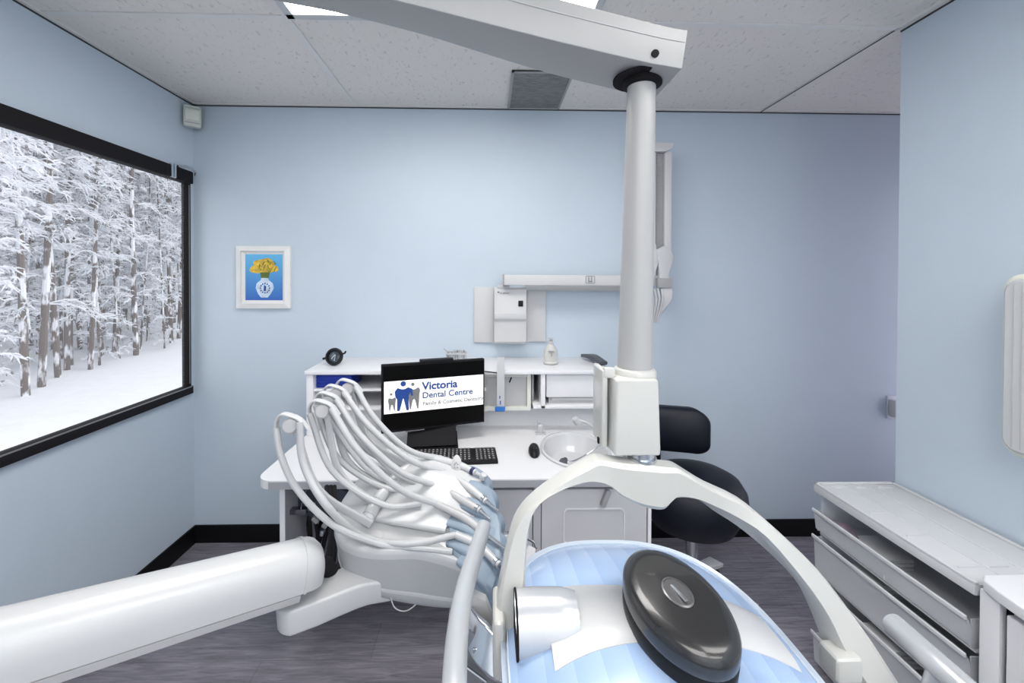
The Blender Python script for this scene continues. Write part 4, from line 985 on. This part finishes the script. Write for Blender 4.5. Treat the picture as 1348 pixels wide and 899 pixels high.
# contents seen through the fronts
def pack(name, label, cat, y, z, n, L, w, h, m, grp=None, dx=.03):
    for k in range(n):
        b = NB(); mm(b, (X0+dx, y, z+k*(h+.002)), (X0+dx+w, y+L, z+k*(h+.002)+h), .003)
        tag(obj(name, b, m), label, cat, grp)
pack('instrument_pouch', 'white flat instrument pouch in the stack inside the top drawer', 'pouch', 1.38, .566, 3, .14, .12, .012, M_whitep, 'pouches in the top drawer')
pack('instrument_tray', 'white flat tray inside the second drawer', 'tray', 1.40, .470, 2, .12, .14, .014, M_whitep, 'trays in the second drawer')
pack('instrument_cassette', 'white slotted cassette in the pile inside the third drawer', 'cassette', 1.33, .27, 4, .12, .12, .014, M_whitep, 'cassettes in the third drawer')
b = NB(); strap(b, [(X0+.05, 1.60, .60), (X0+.05, 1.55, .615), (X0+.05, 1.50, .602)], [.03, .05, .03], [.02, .035, .015], (1, 0, 0), rnd=.9)
tag(obj('rubber_bulb', b, mat('dusty_mauve', (.22, .17, .22), .5)), 'mauve rubber bulb at the far end of the top drawer', 'rubber bulb')
b = NB(); strap(b, [(X0+.045, 1.49, .600), (X0+.045, 1.44, .590), (X0+.045, 1.40, .584)], [.04]*3, [.012]*3, (1, 0, 0)); tag(obj('blue_pouch', b, mat('pale_teal', (.20, .33, .38), .5)), 'pale teal pouch next to the mauve bulb in the top drawer', 'pouch')
b = NB(); mm(b, (X0+.03, 1.56, .22), (X0+.15, 1.66, .345), .004); tag(obj('small_carton', b, M_whitep), 'pale square carton at the far end of the third drawer', 'carton')
# ================================================================ WHITE CABINET (near right)
CX = atz(1292, 758, .775).x-.022; CY = Y0-.004
cb = thing('side_cabinet', 'white cabinet with rounded worktop next to the plastic drawer unit', 'cabinet', ((CX+XR)/2, .6, 0))
b = NB()
pl = [(CX+.03, CY), (CX+.004, CY-.02), (CX-.006, CY-.06), (CX-.018, CY-.14), (CX-.03, CY-.3), (CX-.03, .0), (XR-.014, .0), (XR-.014, CY)]
prism(b, [(x, y, .748) for x, y in pl], (0, 0, .03)); bevel_all(b, .005, 3); obj('worktop', b, M_lam, cb)
b = NB(); mm(b, (CX+.035, 0, 0), (XR-.014, CY-.004, .748)); obj('carcass', b, M_lam, cb)
b = NB(); mm(b, (CX+.012, CY-.05, .02), (CX+.035, CY-.006, .746), .003); obj('stile', b, M_lam, cb)
b = NB(); mm(b, (CX+.030, CY-.062, .02), (CX+.036, CY-.050, .746)); obj('shadow_gap', b, M_matte, cb)
b = NB(); mm(b, (CX+.012, CY-.5, .03), (CX+.035, CY-.064, .72), .003); obj('door', b, M_lam, cb)
b = NB(); mm(b, (CX+.012, .02, .03), (CX+.035, CY-.506, .72), .003); obj('door', b, M_lam, cb)

# ================================================================ DENTAL LIGHT
PT = at(845, 106, .87); PB = at(835, 494, .83)
dl = thing('dental_light', 'big white ceiling arm with pole carrying a yoke mounted blue dental lamp', 'dental lamp', (PB.x, PB.y, .86))
b = NB(); tube(b, [PT+Vector((0, 0, .03)), PT.lerp(PB, .5), PB+Vector((0, 0, -.01))], [.0285, .031, .035], 36, sm=False)
for v in b.verts: pass
obj('pole', b, M_arm, dl)
# overhead swan arm: rectangular section swept from over the pole up and to the left
CA = [at(u, v, .925)+Vector((0, -.062, .038)) for u, v in ((866, 128), (848, 125), (820, 119), (743, 100), (693, 86), (627, 66), (560, 46), (450, 18), (345, -4), (200, -40), (60, -80), (-60, -110))]
CW = [.128, .128, .128, .126, .120, .108, .098, .09, .09, .10, .11, .11]
b = NB(); strap(b, CA, CW, [.076, .076, .078, .080, .082, .086, .09, .095, .10, .10, .10, .10], (0, 1, 0), n=6, rnd=.05); sa = obj('ceiling_arm', b, M_arm, dl, smooth=30)
b = NB()   # seam along the near side of the arm
tube(b, [Vector(p)+Vector((0, -w/2-.0002, .014)) for p, w in zip(CA, CW)], .0012, 6); obj('arm_seam', b, M_greyp, sa)
q = at(862, 71, CA[1].y-.064); b = NB(); lathe(b, [(.0075, 0), (.0075, .004), (.001, .0045)], q+Vector((0, .0005, 0)), axis=(0, -1, 0), seg=18); obj('screw_hole', b, M_matte, sa)
b = NB(); lathe(b, [(.065, 0), (.065, .004), (.06, .006)], (PT.x-.006, .866, CA[2].z-.044), axis=(0, 0, 1), seg=32, sx=.85, sy=.85); lathe(b, [(.028, 0), (.040, .004), (.040, .02)], (PT.x, .868, CA[2].z-.058), seg=30); obj('socket', b, M_matte, sa)
b = NB(); lathe(b, [(.09, 0), (.09, .05), (.06, .09), (.05, HC-CA[-1][2]+.019)], (CA[-1][0]+.0, CA[-1][1], CA[-1][2]-.02), seg=30); obj('ceiling_mount', b, M_whitep, dl)
# box housing
b = NB(); q0 = at(801, 600, .80); q1 = at(872, 488, .80)
HBX = [(812, 499), (868, 499), (872, 602), (806, 595)]
yf = .775; bx0, bx1 = at(809, 560, yf).x, at(871, 560, yf).x; bz0, bz1 = at(840, 601, yf).z, at(840, 500, yf).z
rings(b, [[(bx0+.004*(z == 1), yf+.004*(z == 1), zz), (bx1-.004*(z == 1), yf+.004*(z == 1), zz+.0), (bx1-.004*(z == 1), yf+.105, zz), (bx0-.004, yf+.105, zz)] for z, zz in ((0, bz0), (1, bz1))]); bevel_all(b, .007, 3); obj('housing', b, M_ivory, dl)
b = NB(); mm(b, (bx0-.016, yf+.03, bz0+.004), (bx0-.004, yf+.10, bz1+.012), .005, 3); mm(b, (bx0-.012, yf+.028, bz1-.004), (bx0+.01, yf+.045, bz1+.016), .004); obj('side_cover', b, M_ivory, dl)
b = NB(); lathe(b, [(.041, -.03), (.043, 0), (.040, .006), (.036, .008)], (PB.x, PB.y, bz1+.004), seg=36); obj('pole_collar', b, M_ivory, dl)
b = NB(); lathe(b, [(.028, 0), (.028, .006), (.024, .006), (.024, .02)], (PB.x+.005, .80, bz0-.016), seg=30); obj('swivel', b, M_chrome, dl)
b = NB(); q = at(668/1+136, 590, yf+.03); box(b, (bx0-.017, yf+.05, bz0+.012), (.004, .008, .012), .001); obj('screw_hole', b, M_matte, dl)
# yoke
YZ = bz0-.016
def yk(u, v, Y): return at(u, v, Y)
left = [yk(842, 628, .80), yk(790, 622, .80), yk(742, 638, .795), yk(703, 668, .785), yk(683, 712, .775), yk(672, 775, .76), yk(670, 846, .745)]
right = [yk(842, 634, .80), yk(900, 642, .79), yk(945, 662, .775), yk(1000, 706, .75), yk(1050, 762, .72), yk(1095, 824, .69), yk(1150, 895, .665), yk(1172, 925, .66)]
YC = [((649, 862), (691, 866), None, .715), ((653, 810), (691, 800), None, .725), ((662, 760), (693, 750), None, .735), ((671, 719), (697, 700), None, .745), ((682, 690), (708, 668), None, .75), ((704, 664), (730, 650), None, .755),
 ((744, 634), (769, 636), None, .76), ((772, 618), (792, 637), None, .762), ((787, 609), (808, 645), None, .764), ((803, 610), (822, 657), None, .765), ((828, 613), (844, 668), None, .765), ((856, 615), (862, 673), None, .765), ((874, 617), (877, 673), None, .765),
 ((886, 618), (886, 664), None, .764), ((897, 620), (894, 658), None, .763), ((915, 631), (915, 659), None, .758), ((940, 646), (938, 667), (938, 672), .755), ((986, 668), (972, 684), (968, 692), .74), ((1029, 703), (1008, 708), (1004, 722), .72), ((1082, 755), (1056, 765), (1043, 760), .70),
 ((1117, 800), (1088, 812), (1062, 797), .685), ((1153, 850), (1110, 860), (1078, 840), .67), ((1185, 899), (1140, 905), (1095, 880), .66), ((1225, 958), (1172, 962), (1120, 930), .65)]
b = NB(); th = .046
rr = []
for (o_, i_, ib_, Y) in YC:
    o1, i1 = at(*o_, Y), at(*i_, Y); t_ = th
    ib = at(*ib_, Y+th) if ib_ else i1+Vector((0, th, 0))
    c_ = (o1+i1)/2; k = .86
    rr.append([o1.lerp(c_, .22), i1.lerp(c_, .22), i1+Vector((0, .008, 0)), i1.lerp(ib, .85), ib.lerp(c_+Vector((0, t_, 0)), .12), o1.lerp(c_, .1)+Vector((0, t_, 0)), o1+Vector((0, t_-.006, 0)), o1+Vector((0, .008, 0))])
# refine along the length
R2 = []
for m in range(8):
    R2.append(smooth_path([r[m] for r in rr], 3))
rings(b, [[R2[m][k] for m in range(8)] for k in range(len(R2[0]))]); obj('yoke', b, M_ivory, dl, smooth=28)
# head
HC_ = Vector((.275, .665, .945)); ax_, ay_ = .252, .305
def sup(t, e=2.6):
    c, s = math.cos(t), math.sin(t); return (abs(c)**(2/e)*(1 if c >= 0 else -1), abs(s)**(2/e)*(1 if s >= 0 else -1))
def head_ring(k, z, seg=72): return [(HC_.x+ax_*k*sup(2*PI*i/seg)[0], HC_.y+ay_*k*sup(2*PI*i/seg)[1], HC_.z+z) for i in range(seg)]
def dome(k): return .072*(1-k**2.6)
ks = [.955, .93, .88, .8, .7, .58, .44, .28, .12, .01]
b = NB(); rings(b, [head_ring(k, dome(k)) for k in ks], cap=True); obj('lamp_shell', b, M_shell, dl, smooth=60)
b = NB(); rings(b, [head_ring(k, z) for k, z in ((.9, -.045), (.965, -.035), (.985, -.010), (1.0, .004), (.995, .010), (.975, .006), (.962, .002), (.955, .012), (.945, .012), (.935, .004), (.93, -.02))], cap=False); obj('lamp_rim', b, thin_mat('clear_rim', (.62, .70, .80), .8, .15), dl, smooth=60)
b = NB(); rings(b, [head_ring(.93, -.04), head_ring(.5, -.02), head_ring(.05, -.015)]); obj('reflector', b, M_chrome, dl)
# white band over the shell, left pivot to right pivot
pvL = Vector((.056, .70, .982)); pvR = yk(1106, 862, .675)
b = NB(); rr = []
for i in range(25):
    f = i/24; x = HC_.x-.172+.387*f; yc = .690+(pvR.y-.690)*f
    wv = .055+.028*(1-f)**4
    row = []
    for j in range(9):
        y = yc + (j/8*2-1)*wv; kx = ((abs((x-HC_.x)/ax_))**2.6+(abs((y-HC_.y)/ay_))**2.6)**(1/2.6)
        row.append(Vector((x, y, HC_.z+dome(min(kx, .97))+.007*(1-abs(j/8*2-1)**6)+.001)))
    rr.append(row + [Vector((row[-1-m].x, row[-1-m].y, row[-1-m].z-.012)) for m in range(9)])
rings(b, rr); obj('centre_band', b, M_whitep, dl, smooth=50)
M_silver = mat('silver_paint', (.56, .575, .60), .25, metal=.45)
b = NB(); tube(b, [pvL+Vector((-.002, 0, 0)), pvL+Vector((.03, -.002, .004)), pvL+Vector((.075, -.008, .010)), pvL+Vector((.10, -.01, .012))], [.052, .052, .050, .044], 36); obj('pivot', b, M_silver, dl, smooth=60)
b = NB(); lathe(b, [(.050, 0), (.053, .001), (.053, .004), (.050, .005)], pvL+Vector((-.008, 0, 0)), axis=(1, 0, 0), seg=36); obj('pivot_ring', b, M_matte, dl)
b = NB(); mm(b, (pvR.x-.022, pvR.y-.02, pvR.z-.032), (pvR.x+.024, pvR.y+.022, pvR.z+.010), .008, 3); obj('pivot_block', b, M_ivory, dl)
b = NB(); mm(b, (left[-1].x-.03, .70, left[-1].z-.03), (left[-1].x-.008, .79, left[-1].z+.075), .01, 3); obj('pivot_cover', b, M_ivory, dl)
# black oval cap
cz = HC_.z+.078; Cc = Vector((.300, .640, cz)); ca = Vector((-.03, -.16, 1)).normalized()
b = NB(); lathe(b, [(.070, -.012), (.080, -.006), (.083, .006), (.0835, .022), (.081, .026)], Cc, axis=ca, seg=48, sx=.84, sy=1.2, xdir=(1, .30, 0)); obj('cap_base', b, M_black, dl, smooth=50)
b = NB(); lathe(b, [(.080, .026), (.083, .028), (.084, .034), (.0835, .050), (.080, .058), (.072, .064), (.060, .0665), (.001, .068)], Cc, axis=ca, seg=48, sx=.84, sy=1.2, xdir=(1, .30, 0)); cap = obj('black_cap', b, mat('glossy_black', (.018, .018, .019), .24, coat=.3), dl, smooth=50)
b = NB(); bc = Cc+ca*.067; lathe(b, [(.021, -.002), (.0245, .0), (.0245, .002), (.022, .003), (.022, .0015), (.001, .0015)], bc, axis=ca, seg=36, sx=.85, sy=1.1, xdir=(1, .3, 0)); obj('badge', b, mat('badge_grey', (.16, .16, .165), .3, metal=.6), cap)
b = NB(); box(b, bc+ca*.0025, (.0055, .042, .002), .0008, rot=Matrix.Rotation(math.radians(14), 3, 'Z')); obj('badge_bar', b, M_chrome, cap)
# handles
b = NB(); hp = [at(637, 693, .98), at(628, 722, .90), at(612, 775, .76), at(602, 835, .65), at(598, 900, .565), at(597, 960, .51)]
tube(b, hp, [.0165, .0175, .0178, .0178, .0178, .0178], 22, 8); obj('handle', b, M_silver, dl, smooth=60)
b = NB(); hq = [at(1176, 822, .70), at(1236, 876, .62), at(1320, 952, .54)]
tube(b, hq, .0185, 22); obj('handle', b, M_silver, dl, smooth=60)
b = NB(); tube(b, [hq[1]+Vector((0, 0, 0)), right[-1]+Vector((.01, -.03, -.02)), right[-1]], [.012, .014, .014], 12); obj('handle_bracket', b, M_silver, dl)
# chrome bracket joining yoke and left handle
b = NB(); strap(b, [at(612, 812, .80), at(632, 842, .76), at(655, 866, .74), at(686, 884, .73)], [.05, .06, .06, .05], [.012, .018, .022, .02], (0, .6, 1), rnd=.6); obj('handle_bracket', b, M_chrome, dl, smooth=60)
b = NB(); prism(b, [at(u, v, .80) for u, v in ((612, 800), (618, 782), (640, 792), (648, 812), (648, 852), (630, 838), (612, 826))], (0, .02, 0)); bevel_all(b, .003); obj('bracket_cover', b, M_greyp, dl)
b = NB(); prism(b, [at(u, v, .76) for u, v in ((602, 880), (612, 826), (640, 852), (680, 884), (682, 940), (604, 940))], (0, .008, 0)); bevel_all(b, .002); obj('bracket_plate', b, mat('brushed_dark_metal', (.30, .31, .33), .35, metal=.8), dl)
b = NB(); tube(b, [at(625, 862, .752), at(645, 876, .752), at(670, 900, .752)], .004, 8); tube(b, [at(606, 872, .752), at(640, 897, .752)], .003, 8, sm=False); box(b, at(627, 857, .75), (.012, .006, .012), .002); obj('cable_clip', b, M_chrome, dl)
